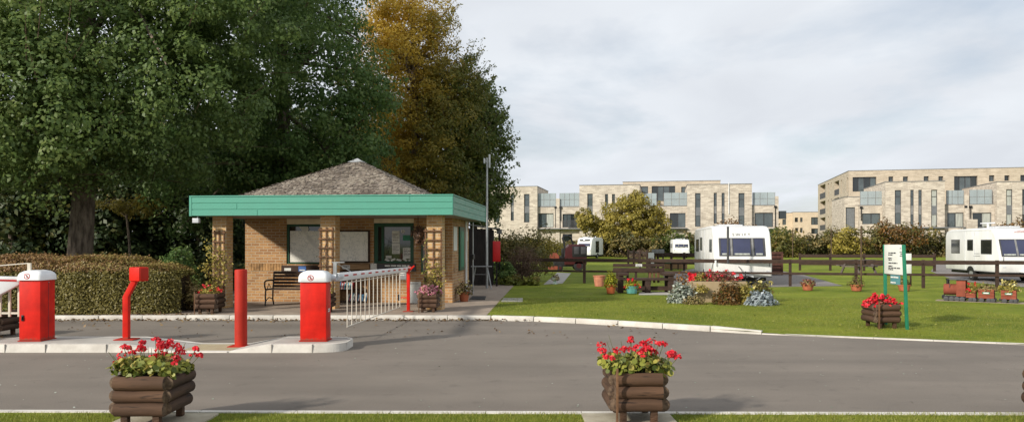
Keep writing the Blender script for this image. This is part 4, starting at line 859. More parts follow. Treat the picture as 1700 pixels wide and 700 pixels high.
mb = MB(); d = 27.95; mb.tube([(0,0,0),(0,0,Z(376,d)-.9)], .042, 8); o = mb.build('pole', M['darkgrey'], None, loc=(7.83,27.85,.9)); tag(o, 'thin dark pole rising from the fence in front of the caravan windows', 'pole')
mb = MB(); mb.tube([(0,0,0),(0,0,2.2)], .03, 8); o = mb.build('pole', M['twig'], None, loc=(X(1433,27.2),27.35,.05)); tag(o, 'thin brown pole behind the fence left of the green posted sign', 'pole')
d1 = gd(448.5); rail_fence('post_and_rail_fence', 'far brown rail fence section between the caravan pitches, right of the slatted bin store', ((X(1326,d1),d1),(X(1553,d1-2),d1-2)), [0.01,.24,.49,.75,.995], .86, .40, .18, .18, M['wood'], .13, 1.0)
# pen beside the main caravan
d2 = 45.5; xx = [X(p, d2) for p in (1090,1120,1150)]
rail_fence('post_and_rail_fence', 'two rail fence of the small pen left of the large caravan', ((X(1091,d2),d2),(X(1158,d2-1),d2-1)), [.01,.35,.67,.99], .93, .48, .20, .22, M['wood'], .12, 1.05)
rail_fence('post_and_rail_fence', 'diagonal rail fence running back from the pen behind the picnic bench', ((X(1089,45),45),(X(1044,56),56)), [.01,.25,.5,.75,.99], .98, .5, .16, .16, M['wood'], .12, 1.15)
t = thing('timber_trough', 'pale board fronted box inside the pen left of the large caravan', 'box', (X(1105,46.5),46.5,.05)); w = X(1141,46.5)-X(1105,46.5); mb = MB()
for k in range(3): mb.box(0,w,0,.03,.08+k*.14,.21+k*.14)
mb.box(0,w,.03,.8,.05,.5); mb.build('front_board', M['plank'], t, bevel=.005); mb = MB(); mb.box(w*.55,w*.6,-.02,.0,0,.5); mb.build('post', M['wood'], t)
t = thing('notice_post', 'white paper notice on a post behind the picnic bench', 'notice', (X(1081,40),40,.05)); mb = MB(); mb.box(-.04,.04,0,.06,0,1.1); mb.build('post', M['wood'], t)
z0, z1 = Z(437,40)-.05, Z(419,40)-.05; mb = MB(); mb.box(-.15,.15,-.02,0,z0,z1); b_ = mb.build('sheet', M['whitebright'], t); q = MB(); scribble(q, (-.11,-.0215,z1-.3), (1,0,0), (0,0,1), .22, 3, .07, 2, .4); q.build('print', M['ink'], b_, smooth=False, flip=True)
t = thing('timber_board', 'weathered grey board top on the pen behind the picnic bench', 'board', (X(1082,44),44,.05)); mb = MB(); mb.box(0,.72,0,.05,Z(420,44)-.05,Z(413.5,44)-.05); mb.build('board', M['grey'], t, bevel=.006); mb = MB(); mb.box(.02,.1,.05,.1,0,1.2); mb.box(.62,.7,.05,.1,0,1.2); mb.build('leg', M['wood'], t)
t = thing('small_sign', 'small dark green sign with white lettering on the pen rail', 'sign', (X(1108,45),44.9,Z(436,45))); mb = MB(); mb.box(-.19,.19,-.03,0,0,.22); b_ = mb.build('panel', M['signgreen'], t, bevel=.01); q = MB(); scribble(q, (-.15,-.0315,.13), (1,0,0), (0,0,1), .3, 2, .075, 6, .6); q.build('lettering', M['whitebright'], b_, smooth=False, flip=True)
# bin store
d3 = 38.5; t = thing('bin_store', 'dark brown slatted bin store at the right side of the large caravan', 'bin store', (X(1268,d3),d3,.05)); w = X(1300,d3)-X(1268,d3); hh = Z(418,d3)-.05; mb = MB()
for k in range(6): mb.box(0,w,0,.03,.1+k*hh/6.3,.1+(k+.8)*hh/6.3)
mb.build('slats', M['rustwood'], t, bevel=.004); 
for x in (0,w-.08): mb = MB(); mb.box(x,x+.08,-.02,.08,0,hh); mb.build('post', M['rustwood'], t)
mb = MB(); mb.box(0,w,.1,.9,.05,hh-.1); mb.build('bin', M['black'], t)
# grey picnic table beyond the fence
d4 = gd(455); M['tgrey'] = mat('weathered_timber', (.13,.105,.095), .8, .2, 6)
t = thing('picnic_table', 'weathered grey picnic table standing beyond the brown fence', 'picnic table', (X(1434,d4),d4+.6,.05), R(20)); mb = MB()
for k in range(5): mb.box(-.8,.8,-.36+k*.145,-.23+k*.145,.70,.74)
mb.build('tabletop', M['tgrey'], t, bevel=.005)
for y in (-.72,.55): mb = MB(); mb.box(-.8,.8,y,y+.18,.42,.46); mb.build('seat', M['tgrey'], t, bevel=.005)
for x in (-.55,.55):
    for s_ in (-1,1): mb = MB(); mb.add([(x-.03,s_*.7,0),(x+.03,s_*.7,0),(x+.03,s_*.58,0),(x-.03,s_*.58,0),(x-.03,s_*.3,.7),(x+.03,s_*.3,.7),(x+.03,s_*.18,.7),(x-.03,s_*.18,.7)], [(0,1,2,3),(4,5,6,7),(0,1,5,4),(1,2,6,5),(2,3,7,6),(3,0,4,7)]); mb.build('leg', M['tgrey'], t)
    mb = MB(); mb.box(x-.04,x+.04,-.7,.7,.36,.42); mb.build('crossbar', M['tgrey'], t)
# rustic bench with backrest
d5 = 24.5; t = thing('garden_bench', 'heavy dark brown garden bench with arms on the lawn behind the teal pot', 'bench', (X(1068,d5),d5,.05)); k_ = d5/F
def bx_(a, b): return (a-1068)*k_, (b-1068)*k_
def bz_(y): return Z(y, d5)-.05
for a, b in ((438,443.5),(445,452)): mb = MB(); x0, x1 = bx_(1021,1108); mb.box(x0,x1,.46,.50,bz_(b),bz_(a)); mb.build('back_board', M['wood'], t, bevel=.006)
for xc in (1046,1060,1084,1091,1098): mb = MB(); x0, x1 = bx_(xc-2,xc+2); mb.box(x0,x1,.501,.53,.3,bz_(445)); mb.build('back_slat', M['trellis'] if xc > 1080 else M['wood'], t, bevel=.004)
x0, x1 = bx_(1028,1121); mb = MB()
for k in range(4): mb.box(x0,x1,-.12+k*.14,0+k*.14,bz_(465),bz_(461.5))
mb.build('seat', M['wood'], t, bevel=.006)
for a, b in ((1026,1043),(1100,1119)): mb = MB(); x0, x1 = bx_(a,b); mb.box(x0,x1,-.15,.46,bz_(457),bz_(452.5)); mb.build('armrest', M['wood'], t, bevel=.006)
for a in (1030,1075,1113):
    for y in (-.1,.40): mb = MB(); x0, x1 = bx_(a-4.5,a+4.5); mb.box(x0,x1,y,y+.14,0,bz_(457 if a != 1075 else 465)); mb.build('leg', M['wood'], t, bevel=.01)
mb = MB(); x0, x1 = bx_(1032,1112); mb.box(x0,x1,.12,.22,bz_(482),bz_(475)); mb.build('stretcher', M['wood'], t)
x0, x1 = bx_(1059,1070); mb = MB(); mb.box(x0,x1,.452,.458,bz_(443),bz_(438.5)); b_ = mb.build('plaque', M['paper'], t); q = MB(); scribble(q, (x0+.02,.4505,bz_(441)), (1,0,0), (0,0,1), .16, 2, .028, 5, .4); q.build('print', M['ink'], b_, smooth=False, flip=True)
# pots on the lawn
pot('pale terracotta square rimmed pot holding almost nothing, in front of the fence', 995, 475.5, .46, .40, M['terrapale'], n=4 if False else 24)
t, l, h = pot('bright orange pot beside the garden bench with a golden conifer', 1014, 487.5, .33, .29, mat('orange_pot', (.55,.14,.045), .6, .1)); small_plant('golden_conifer', 'golden green pointed dwarf conifer in the bright orange pot', 'potted plant', (l.x,l.y,l.z+h-.05), .38, .36, .46, 700, .07, 'gold')
t, l, h = pot('teal glazed bowl pot in front of the garden bench', 1049, 487.5, .38, .24, M['tealpot'], taper=.8); small_plant('potted_plant', 'golden leaved plant with a red bloom in the teal pot', 'potted plant', (l.x,l.y,l.z+h-.05), .44, .36, .24, 360, .06, 'gold', 'petal', 10, .06)
t = thing('garden_ornament', 'small white and green urn ornament wreathed in brown plants left of the fence post', 'ornament', (X(921,29.8),29.8,.05)); mb = MB(); mb.lathe([(.10,0),(.11,.03),(.06,.06),(.06,.1),(.13,.2),(.14,.24)], n=16); mb.build('urn', mat('ornament_white', (.5,.62,.58), .5, .2, 20), t); p, q = dome(160, .36, .3, .22, .18); inst('foliage', p, q, .07, LM['dry'], t)
for px, py, lb, pl, lm, fl, w, hh in ((1341,482,'terracotta bowl pot left of the fence post on the right lawn','low reddish plant in the leftmost terracotta pot along the fence','dry','redleaf',.42,.2),
                              (1422,483,'terracotta bowl pot below the grey picnic table','bushy green plant in the terracotta pot below the grey picnic table','shrub',None,.52,.32),
                              (1501,483,'terracotta bowl pot seen through the green posted sign','leafy plant in the pot seen through the green posted sign','shrub',None,.34,.34)):
    t, l, h = pot(lb, px, py, .40, .21, M['terra'], group=None, taper=.75); small_plant('potted_plant', pl, 'potted plant', (l.x,l.y,l.z+h-.04), w, w, hh, 260, .06, lm, fl, 30 if fl else 0, .05)

# ---------------------------------------------------------------- flower bed round the stone trough
d = 20.4; t = thing('stone_trough', 'large sand coloured square trough in the middle of the flower bed', 'planter', (X(1150,d),d,.05)); w = X(1241,d)-X(1150,d); hh = Z(467,d)-.05
mb = MB(); mb.box(0,w,0,w*.7,0,hh); mb.build('trough', M['stone'], t, bevel=.015); mb = MB(); mb.box(.06,w-.06,.06,w*.7-.06,hh-.02,hh+.004); mb.build('soil', M['soil'], t)
tx, ty = X(1196,d), d+w*.35
small_plant('begonias', 'red and pink bedding flowers spilling over the top of the stone trough', 'flowering plant', (tx+.05,ty,hh+.04), 1.15, .9, .26, 1300, .06, 'redleaf', 'petal', 22, .06)
small_plant('rose_plant', 'green plant with one pale yellow bloom on the left of the stone trough', 'flowering plant', (X(1163,d+.2),d+.3,hh+.04), .34, .34, .24, 240, .06, 'olive', 'cream', 3, .09)
small_plant('silver_ragwort', 'silvery white leaved bush at the left end of the flower bed', 'shrub', (X(1131,d-.1),d-.1,.05), .70, .6, .56, 1300, .075, 'silver')
small_plant('silver_ragwort', 'pale blue grey low spreading plant at the right end of the flower bed', 'shrub', (X(1263,19.5),19.5,.05), .74, .6, .34, 1100, .08, 'blue', inner=.6)
small_plant('orange_shrub', 'orange tinged leafy shrub behind the silver bush', 'shrub', (X(1136,d+.7),d+.7,.05), .6, .5, .78, 700, .07, 'orange')
small_plant('poppy', 'red poppy standing above the orange tinged shrub', 'flowering plant', (X(1149,d+.5),d+.45,.6), .16, .12, .16, 20, .05, 'olive', 'petal', 24, .10)
small_plant('low_shrub', 'low grey brown withered plant between silver bush and trough', 'shrub', (X(1152,19.8),19.8,.05), .6, .4, .24, 350, .07, 'dry')
small_plant('low_shrub', 'feathery brown green rounded bush in front of the stone trough', 'shrub', (X(1212,19.6),19.75,.05), .80, .6, .58, 2600, .06, 'rust')
small_plant('low_shrub', 'dark green upright bush right of the feathery brown bush', 'shrub', (X(1238,19.6),19.8,.05), .48, .5, .54, 1300, .07, 'olive')
small_plant('rose_plant', 'pale yellow rose bush behind the blue grey plant', 'shrub', (X(1264,20.6),20.6,.05), .62, .6, .58, 1100, .06, 'shrub', 'cream', 9, .09)
small_plant('low_shrub', 'small trailing green plant hanging at the left front of the trough', 'shrub', (X(1165,20.2),20.25,.35), .34, .2, .2, 200, .06, 'olive')

# ---------------------------------------------------------------- green posted sign
s1 = (X(1506,13.95),13.95,.03); s2 = (X(1470.5,14.8),14.8,.05)
t = thing('notice_sign', 'white rules board between two green posts at the road edge', 'sign', s1)
lean = Vector((-.065,.0,1)).normalized(); dv = Vector(s2)-Vector(s1)
for o_, hh in ((Vector((0,0,0)), 1.56), (dv, 1.54)):
    mb = MB(); q = [o_+Vector((a,b,0)) for a, b in ((-.027,-.02),(.027,-.02),(.027,.02),(-.027,.02))]; tp = Vector((-.065 if o_.length < .1 else -.02,0,hh)); mb.add(q+[p+tp for p in q], [(0,1,2,3),(4,5,6,7),(0,1,5,4),(1,2,6,5),(2,3,7,6),(3,0,4,7)]); mb.build('post', M['signgreen'], t, bevel=.006)
e = dv.copy(); e.z = 0; Ls = e.length; e.normalize(); xd = -e; nrm = xd.cross(Vector((0,0,1))).normalized()   # faces the camera side
o_ = dv+xd*.02+Vector((-.03,0,0))-nrm*.0; wB = Ls-.045; zt_, zb_ = 1.54, .985
mb = MB(); c4_ = [o_+Vector((0,0,zb_)), o_+xd*wB+Vector((0,0,zb_)), o_+xd*wB+Vector((-.0,0,zt_)), o_+Vector((0,0,zt_))]
mb.add([c+nrm*.012 for c in c4_]+[c-nrm*.012 for c in c4_], [(0,1,2,3),(7,6,5,4),(0,4,5,1),(1,5,6,2),(2,6,7,3),(3,7,4,0)]); bd = mb.build('board', M['whitebright'], t, bevel=.012)
q = MB(); lines = [(.0,.30,.46),(.0,.26,.36),(.0,.19,.2),(.0,.155,.42),(.0,.09,.46),(.0,.025,.42),(.0,-.01,.60),(.0,-.045,.5)]
for i, (a, b, l_) in enumerate(lines): scribble(q, o_+xd*(wB*.22)+nrm*.014+Vector((0,0,zb_+.12+b*.9)), xd, (0,0,1), l_*wB, 1, .05, 20+i, .45)
for i in range(5): scribble(q, o_+xd*(wB*(.80+.03*(i%2)))+nrm*.014+Vector((0,0,zb_+.34+i*.035)), xd, (0,0,1), wB*.14, 1, .035, 40+i, .5)
q.build('lettering', M['ink'], bd, smooth=False, flip=True)
mb = MB(); c4_ = [o_+xd*wB*.32+Vector((0,0,.80)), o_+xd*wB*.76+Vector((0,0,.80)), o_+xd*wB*.76+Vector((0,0,.975)), o_+xd*wB*.32+Vector((0,0,.975))]
mb.add([c+nrm*.01 for c in c4_]+[c-nrm*.01 for c in c4_], [(0,1,2,3),(7,6,5,4),(0,4,5,1),(1,5,6,2),(2,6,7,3),(3,7,4,0)]); mp_ = mb.build('small_panel', mat('teal_sign', (.09,.26,.28), .5, .1), t)
q = MB(); scribble(q, c4_[3]-Vector((0,0,.055))+nrm*.013+xd*.02, xd, (0,0,1), wB*.40, 3, .05, 77, .62, .12); q.build('lettering', M['whitebright'], mp_, smooth=False, flip=True)
t = thing('notice_sign', 'small white notice board behind the fence right of the green posts', 'sign', (X(1507,28.5),28.5,.05)); mb = MB(); mb.box(-.13,.13,-.02,.01,Z(456,28.5)-.05,Z(420.5,28.5)-.05); mb.build('panel', M['whitebright'], t, bevel=.005); mb = MB(); mb.box(.10,.15,.012,.05,0,1.25); mb.build('post', M['wood'], t)

# ---------------------------------------------------------------- planter train
ta = R(36); d0 = gd(499); T = Fr(X(1564,d0), d0, ta)
def tu(px, v=0): return T.u(px, v)
def tz_(py, px, v=0): return T.z(py, tu(px, v), v)-.05
t = thing('wooden_steam_train', 'red wooden toy locomotive with a cab at the head of the planter train', 'garden train', (T.ox,T.oy,.05), -ta)
Dp = .42
a, b = tu(1565.5), tu(1589); z0, z1 = tz_(489.5,1577), tz_(471,1577); rr_ = (z1-z0)/2; mb = MB(); mb.tube([(a,Dp/2,z0+rr_),(b,Dp/2,z0+rr_)], rr_, 18)
mb.build('boiler', M['train'], t, bevel=.01)
mb = MB(); k1 = a+.09; mb.lathe([(.035,0),(.035,.12),(.05,.12),(.05,.16)], (k1,Dp/2,z1-.02), 12); mb.build('chimney', M['black'], t)
c0, c1 = tu(1587.5), tu(1603); zc = tz_(464.5,1590); zb = tz_(491.5,1590); mb = MB()
mb.box(c0,c1,0,.02,zb,zc); mb.box(c0,c1,Dp-.02,Dp,zb,zc); mb.box(c0,c0+.02,.02,Dp-.02,zb,zc-.02); mb.box(c1-.02,c1,.02,Dp-.02,zb,zb+(zc-zb)*.45); mb.build('cab', M['train'], t, bevel=.004)
mb = MB(); mb.box(tu(1575),c1+.05,-.05,Dp+.05,zc,zc+.03); mb.tube([(tu(1576),.03,zc),(tu(1576),.03,z1-.1)], .008, 5); mb.build('cab_roof', M['darkgrey'], t, bevel=.006)
mb = MB(); mb.box(tu(1563.5),c1+.06,.04,Dp-.04,zb-.05,zb); mb.box(tu(1563.5),tu(1565),0,Dp,zb-.07,zb+.02); mb.build('chassis', M['black'], t)
def wheels(t, us, zc_, r, T_=T):
    for u_ in us:
        for y in (-.02, Dp-.02):
            mb = MB(); mb.tube([(u_,y,r),(u_,y+.04,r)], r, 14); mb.build('wheel', M['darkgrey'], t, bevel=.006)
wheels(t, [tu(x) for x in (1570.5,1579.5,1588.5,1597.5)], 0, .065)
for i, (x0, x1, ya, yb, ws, lb) in enumerate(((1603.5,1619.5,482,494,(1611.5,1617),'first short wagon planter coupled behind the red toy locomotive'),(1624,1650,480,495.5,(1629.5,1641.5,1648),'middle wagon planter of the red garden train with a white name plate'),(1661.5,1687,481.5,497,(1667.5,1679.5,1685),'last wagon planter of the red garden train at the right'))):
    t = thing('wagon_planter', lb, 'garden train', (T.ox,T.oy,.05), -ta, 'wagons of the garden train'); a, b = tu(x0), tu(x1); z1, z0 = tz_(ya,(x0+x1)/2), tz_(yb,(x0+x1)/2); z0 = max(z0,.10); mb = MB(); n = 3
    for k in range(n):
        q0, q1 = z0+(z1-z0)*k/n+.003, z0+(z1-z0)*(k+1)/n-.003
        mb.box(a,b,0,.02,q0,q1); mb.box(a,b,Dp-.02,Dp,q0,q1); mb.box(a,a+.02,.02,Dp-.02,q0,q1); mb.box(b-.02,b,.02,Dp-.02,q0,q1)
    bd = mb.build('box', M['train'], t, bevel=.003, seg=1); mb = MB(); mb.box(a+.02,b-.02,.02,Dp-.02,z0,z1-.03); mb.build('soil', M['soil'], t)
    mb = MB(); mb.box(a-.05,b+.05,.1,Dp-.1,z0-.04,z0); mb.build('chassis', M['black'], t); wheels(t, [tu(x) for x in ws], 0, .06)
    if i:
        c = tu((x0+x1)/2); mb = MB(); mb.box(c-.085,c+.085,-.008,0,(z0+z1)/2+.0,(z0+z1)/2+.055); np_ = mb.build('name_plate', M['signgreen'], bd); q = MB(); q.box(c-.06,c+.06,-.011,-.0085,(z0+z1)/2+.014,(z0+z1)/2+.042); q.build('plate_text', M['whitebright'], np_)
    w_ = T.w((a+b)/2, Dp/2, .05+z1-.04)
    small_plant('wagon_plants', ['orange red flowers in the first wagon of the garden train','clipped dry looking plants in the middle wagon of the garden train','taller green white flowered plants in the last wagon of the garden train'][i], 'potted plant', w_, b-a+.12, Dp+.1, [.2,.18,.3][i], 450, .055, ['olive','dry','olive'][i], ['petal',None,'cream'][i], [14,0,9][i], .05).rotation_euler = (0,0,-ta)
mb = MB(); mb.box(T.u(1553),T.u(1725),-.03,Dp+.05,0,.010); tag(mb.build('gravel_strip', M['paving'], None, loc=(T.ox,T.oy,.05)), kind='structure').rotation_euler = (0,0,-ta)
for v_ in (.0, Dp-.02): pass
# ---------------------------------------------------------------- caravans
def offset_poly(pts, s):
    n = len(pts); out = []
    for i in range(n):
        a, b, c = Vector(pts[i-1]), Vector(pts[i]), Vector(pts[(i+1)%n]); e1 = (b-a).normalized(); e2 = (c-b).normalized()
        n1 = Vector((-e1.y, e1.x)); n2 = Vector((-e2.y, e2.x)); m_ = (n1+n2); m_ = m_/max(.3, m_.length_squared)*2; m_ = m_*min(1, 1.3/max(1e-6, m_.length)); out.append(b+m_*s)
    return out
def caravan(label, fr, W, L, Ht, zb, fwin, side_x, swin, group=None, text_=None, wheel_v=None, cat='caravan'):
    t = thing('caravan', label, cat, (fr.ox, fr.oy, .05), -fr.a, group)
    s = Ht/2.3
    prof = [(.06,zb),(.0,zb+.12),(.0,.95*s),(.06,1.12*s),(.33,1.84*s),(.46,2.04*s),(.66,2.19*s),(.95,2.27*s),(1.5,Ht),(L-.5,Ht-.02),(L-.15,Ht-.10),(L,Ht-.28),(L,zb+.1),(L-.05,zb)]
    prof = prof[::-1]   # make it run so that the normal points inward
    area = sum(prof[i-1][0]*prof[i][1]-prof[i][0]*prof[i-1][1] for i in range(len(prof)))
    if area < 0: prof = prof[::-1]
    st = [(0,.05),(.012,.022),(.04,.005),(.08,0),(W-.08,0),(W-.04,.005),(W-.012,.022),(W,.05)]; n = len(prof); vs = []
    for x, o in st: vs += [(x, p.x, p.y) for p in offset_poly(prof, o)]
    fs = [(i*n+j, i*n+(j+1)%n, (i+1)*n+(j+1)%n, (i+1)*n+j) for i in range(len(st)-1) for j in range(n)]+[tuple(range(n)), tuple(range(len(st)*n-1, (len(st)-1)*n-1, -1))]
    mb = MB(); mb.add(vs, fs); body = mb.build('body', M['cara'], t, angle=40)
    A, B = Vector((.06,1.12*s)), Vector((.33,1.84*s)); sl = (B-A).normalized(); nn = Vector((-sl.y, sl.x))
    def fp(x, z, o): q = A+(B-A)*((z-A.y)/(B.y-A.y)); q = q+nn*o; return (x, q.x, q.y)
    def fpanel(nm, x0, x1, z0, z1, o, m, par, bev=.02):
        mb = MB(); v = [fp(x0,z0,o),fp(x1,z0,o),fp(x1,z1,o),fp(x0,z1,o),fp(x0,z0,-.02),fp(x1,z0,-.02),fp(x1,z1,-.02),fp(x0,z1,-.02)]; mb.add(v, [(0,1,2,3),(7,6,5,4),(0,4,5,1),(1,5,6,2),(2,6,7,3),(3,7,4,0)]); return mb.build(nm, m, par, bevel=bev, seg=3)
    x0, x1, z0, z1, panes = fwin
    f = fpanel('front_window', x0, x1, z0, z1, .016, M['darkgrey'], t, .05)
    for i, (a, b) in enumerate(panes): fpanel('pane', a, b, z0+.035, z1-.035, .026, M['cglass'], f, .03)
    for i, (a, b) in enumerate(panes):
        if i: m_ = (panes[i-1][1]+a)/2; fpanel('window_pillar', m_-.035, m_+.035, z0+.02, z1-.02, .034, M['grey'], f, .008)
        fpanel('painted_reflection', a+.04, b-.04, z0+.045, z0+.045+.06, .029, M['curtain_and_reflection'], f, .005)  # pale strip painted as the reflection along the foot of each pane
    for x_ in (.10, W-.10):
        mb = MB(); mb.tube([(x_,-.035,zb+.42),(x_,-.05,zb+.45),(x_,-.05,zb+.62),(x_,-.035,zb+.65)], .012, 6); mb.build('grab_handle', M['grey'], t)
    mb = MB(); mb.box(-.004,W+.004,.02,L-.02,zb+.0,zb+.025); mb.build('skirt_strip', M['grey'], t); mb = MB(); mb.box(-.003,W+.003,.72,L-.3,Ht-.115,Ht-.10); mb.build('awning_rail', M['alu'], t)
    mb = MB(); mb.box(side_x-.016,side_x+.016,L*.42,L*.42+.012,zb+.03,Ht-.13); mb.box(side_x-.016,side_x+.016,L*.60,L*.60+.012,zb+.03,Ht-.13); mb.build('door_seam', M['alu'], t)
    sx = side_x; sg = -1 if sx <= 0 else 1
    for (y0, y1, za, zc) in swin:
        mb = MB(); mb.box(sx-.012, sx+.012, y0, y1, za, zc); w = mb.build('side_window', M['darkgrey'], t, bevel=.03, seg=3) if False else mb.build('side_window', M['darkgrey'], t)
        mb = MB(); mb.box(sx+sg*.013, sx+sg*.018, y0+.03, y1-.03, za+.03, zc-.03); mb.build('pane', M['glassd'], w)
    wv = wheel_v or L*.55
    for x in (.03, W-.2): 
        mb = MB(); mb.tube([(x,wv,.29),(x+.17,wv,.29)], .29, 20); w = mb.build('wheel', M['rubber'], t, bevel=.02); mb = MB(); mb.tube([(x-.006,wv,.29),(x+.176,wv,.29)], .17, 14); mb.build('rim', M['metal'], w)
    mb = MB(); mb.tube([(sx-.004*sg,wv,zb),(sx-.004*sg+sg*.012,wv,zb)], .01, 6)
    mb = MB()
    for k in range(9): 
        a0, a1 = PI*k/9, PI*(k+1)/9; r0, r1 = .36, .33
        mb.add([(sx+sg*.006,wv+r_*math.cos(a_),max(zb,.29)+r_*math.sin(a_)*.62) for r_, a_ in ((0,0),(r1,a0),(r1,a1))], [(0,1,2)])
    mb.build('wheel_arch', M['black'], t, smooth=False)
    mb = MB(); mb.box(W*.08,W*.92,.3,L-.2,zb-.13,zb-.02); mb.build('chassis', M['black'], t)
    mb = MB(); mb.tube([(W*.3,.2,zb-.02),(W*.5,-.95,zb+.08)], .03, 6); mb.tube([(W*.7,.2,zb-.02),(W*.5,-.95,zb+.08)], .03, 6); mb.tube([(W*.5,-.6,zb+.25),(W*.5,-.6,.1)], .025, 6); mb.tube([(W*.5,-.6,.1),(W*.55,-.6,.1)], .09, 10); mb.build('hitch', M['black'], t)
    mb = MB(); mb.box(W*.33,W*.67,-.25,.04,zb+.01,zb+.06); mb.build('hitch_cover', M['white'], t, bevel=.02)
    mb = MB(); mb.box(W*.2,W*.6,L*.25,L*.38,Ht-.01,Ht+.07); mb.build('roof_light', M['alu'], t, bevel=.02); mb = MB(); mb.lathe([(.05,0),(.05,.1),(.07,.12),(.03,.14)], (W*.8,L*.6,Ht-.02), 10); mb.build('roof_vent', M['white'], t)
    for x in (.16, W-.16): mb = MB(); mb.box(x-.06,x+.06,-.012,.01,zb+.2,zb+.26); mb.build('marker_light', M['alu'], t)
    mb = MB(); mb.box(.1,W-.1,-.004,.004,.935*s,.94*s); mb.build('panel_seam', M['alu'], t)
    if text_:
        q = MB(); C_, D_ = Vector((.46,2.04*s)), Vector((.33,1.84*s)); up = (C_-D_).normalized(); nv = Vector((-up.y, up.x)); c = D_.lerp(C_, .22)+nv*.006
        text(q, text_, (W*.5, c.x, c.y), (1,0,0), (0,up.x,up.y), .17, .004); q.build('lettering', M['darkgrey'], t, smooth=False, flip=True)
    return t
K1 = Fr(X(1185,29), 29, R(8)); W1 = K1.u(1282, 0)
def kz(fr, py, u=0, v=0): return fr.z(py, u, v)-.05
L1 = K1.v(1153, 0)
sw = [(K1.v(b,0), K1.v(a,0), kz(K1,y1,0,K1.v(a,0)), kz(K1,y0,0,K1.v(a,0))) for a, b, y0, y1 in ((1156,1160.5,397,417),(1162.5,1166,394,415),(1178,1184,397,418))]
sw = [(max(.62, a), b, c, d_) for a, b, c, d_ in sw]
u_ = lambda p: K1.u(p, .2)
c1_ = caravan('large white touring caravan with blue tinted front windows, parked behind the flower bed', K1, W1, L1, 2.27, .30, (u_(1193.5),u_(1270.5),kz(K1,425,1,.2),kz(K1,396,1,.2)+.03,[(u_(1196.5),u_(1211.5)),(u_(1217),u_(1246)),(u_(1252.5),u_(1267))]), 0, sw, 'touring caravans', 'S W I F T', K1.v(1168.5,0))
mb = MB(); 
for cx in (W1*.22, W1*.8): 
    for k in range(10): a0, a1 = -1.3+k*.12, -1.3+(k+1)*.12; r_ = .42; mb.quad((cx-.3+r_*math.cos(a0),-.003,.62+r_*math.sin(a0)),(cx-.3+r_*math.cos(a1),-.003,.62+r_*math.sin(a1)),(cx-.3+(r_+.012)*math.cos(a1),-.003,.62+(r_+.012)*math.sin(a1)),(cx-.3+(r_+.012)*math.cos(a0),-.003,.62+(r_+.012)*math.sin(a0)))
mb.build('moulded_line', M['alu'], c1_, smooth=False, flip=True)
mb = MB(); mb.tube([(W1*.42,-.06,.72),(W1*.46,-.09,.62),(W1*.5,-.3,.42)], .012, 5); mb.build('power_cable', M['black'], c1_)
K2 = Fr(X(1660,30.3), 30.3, R(8)); L2 = K2.v(1569.5, 0)
sw = [(K2.v(b,0), K2.v(a,0), kz(K2,y1,0,K2.v((a+b)/2,0)), kz(K2,y0,0,K2.v((a+b)/2,0))) for a, b, y0, y1 in ((1579.5,1593.5,397.5,420),(1606,1615.5,397.5,415.5),(1628.7,1646.7,397.5,421.5))]
u2 = lambda p: K2.u(p, .2)
c2_ = caravan('large white caravan at the right edge of the photo, behind the garden train', K2, 2.25, L2, 2.22, .42, (.09,2.15,kz(K2,426,1,.2),kz(K2,398,1,.2)+.03,[(.14,.66),(.72,1.55),(1.61,2.1)]), 0, sw, 'touring caravans', None, K2.v(1611,0))
q = MB(); 
for i in range(5): q.tube([(.75+i*.12,.52-.03,2.02),(1.0+i*.14,.50,2.10-.01*i)], .008, 4)
q.build('swoosh_graphic', M['redb'], c2_)
for z_, l in ((1.15,.5),(1.05,.6),(.72,.4)): 
    v_ = K2.v(1622,0); q = MB(); q.box(-.014,-.0125,v_-l/2,v_+l/2,z_,z_+.012); q.build('side_line', M['darkgrey'], c2_)
K3 = Fr(X(957,84), 84, R(26)); w_ = K3.u(981,0)
caravan('small white caravan with a dark upper window parked far behind the ride-on mower', K3, w_, 4, 2.3, .35, (.15,w_-.15,1.25,1.62,[(.2,w_-.2)]), w_, [(1.5,2.6,.6,1.9)], 'touring caravans')
mb = MB(); mb.box(.25,w_-.25,.36,.50,1.86,2.06); mb.build('upper_window', M['glassd'], bpy.data.objects['caravan.002'], bevel=.03) if 'caravan.002' in bpy.data.objects else None
K4 = Fr(X(1118,86), 86, R(6)); w_ = K4.u(1145,0)
caravan('distant white caravan showing only its upper half above the rails of the pen', K4, w_, 3.6, 2.1, .35, (.2,w_-.15,1.15,1.55,[(.25,.55),(.65,w_-.7),(w_-.55,w_-.2)]), 0, [(1.2,1.8,1.1,1.6),(2.3,2.9,1.1,1.6)], 'touring caravans')
# boards and aerial behind the right caravan
t = thing('satellite_dish', 'white flat satellite aerial on a short stalk above the right hand caravan roof', 'aerial', (X(1640,33),33,2.25)); mb = MB(); mb.tube([(0,0,-.1),(0,0,.22)], .04, 8); mb.build('stalk', M['white'], t); mb = MB(); mb.tube([(-.32,0,.24),(.30,0,.26)], [.02,.03], 8); mb.build('dish', M['white'], t)

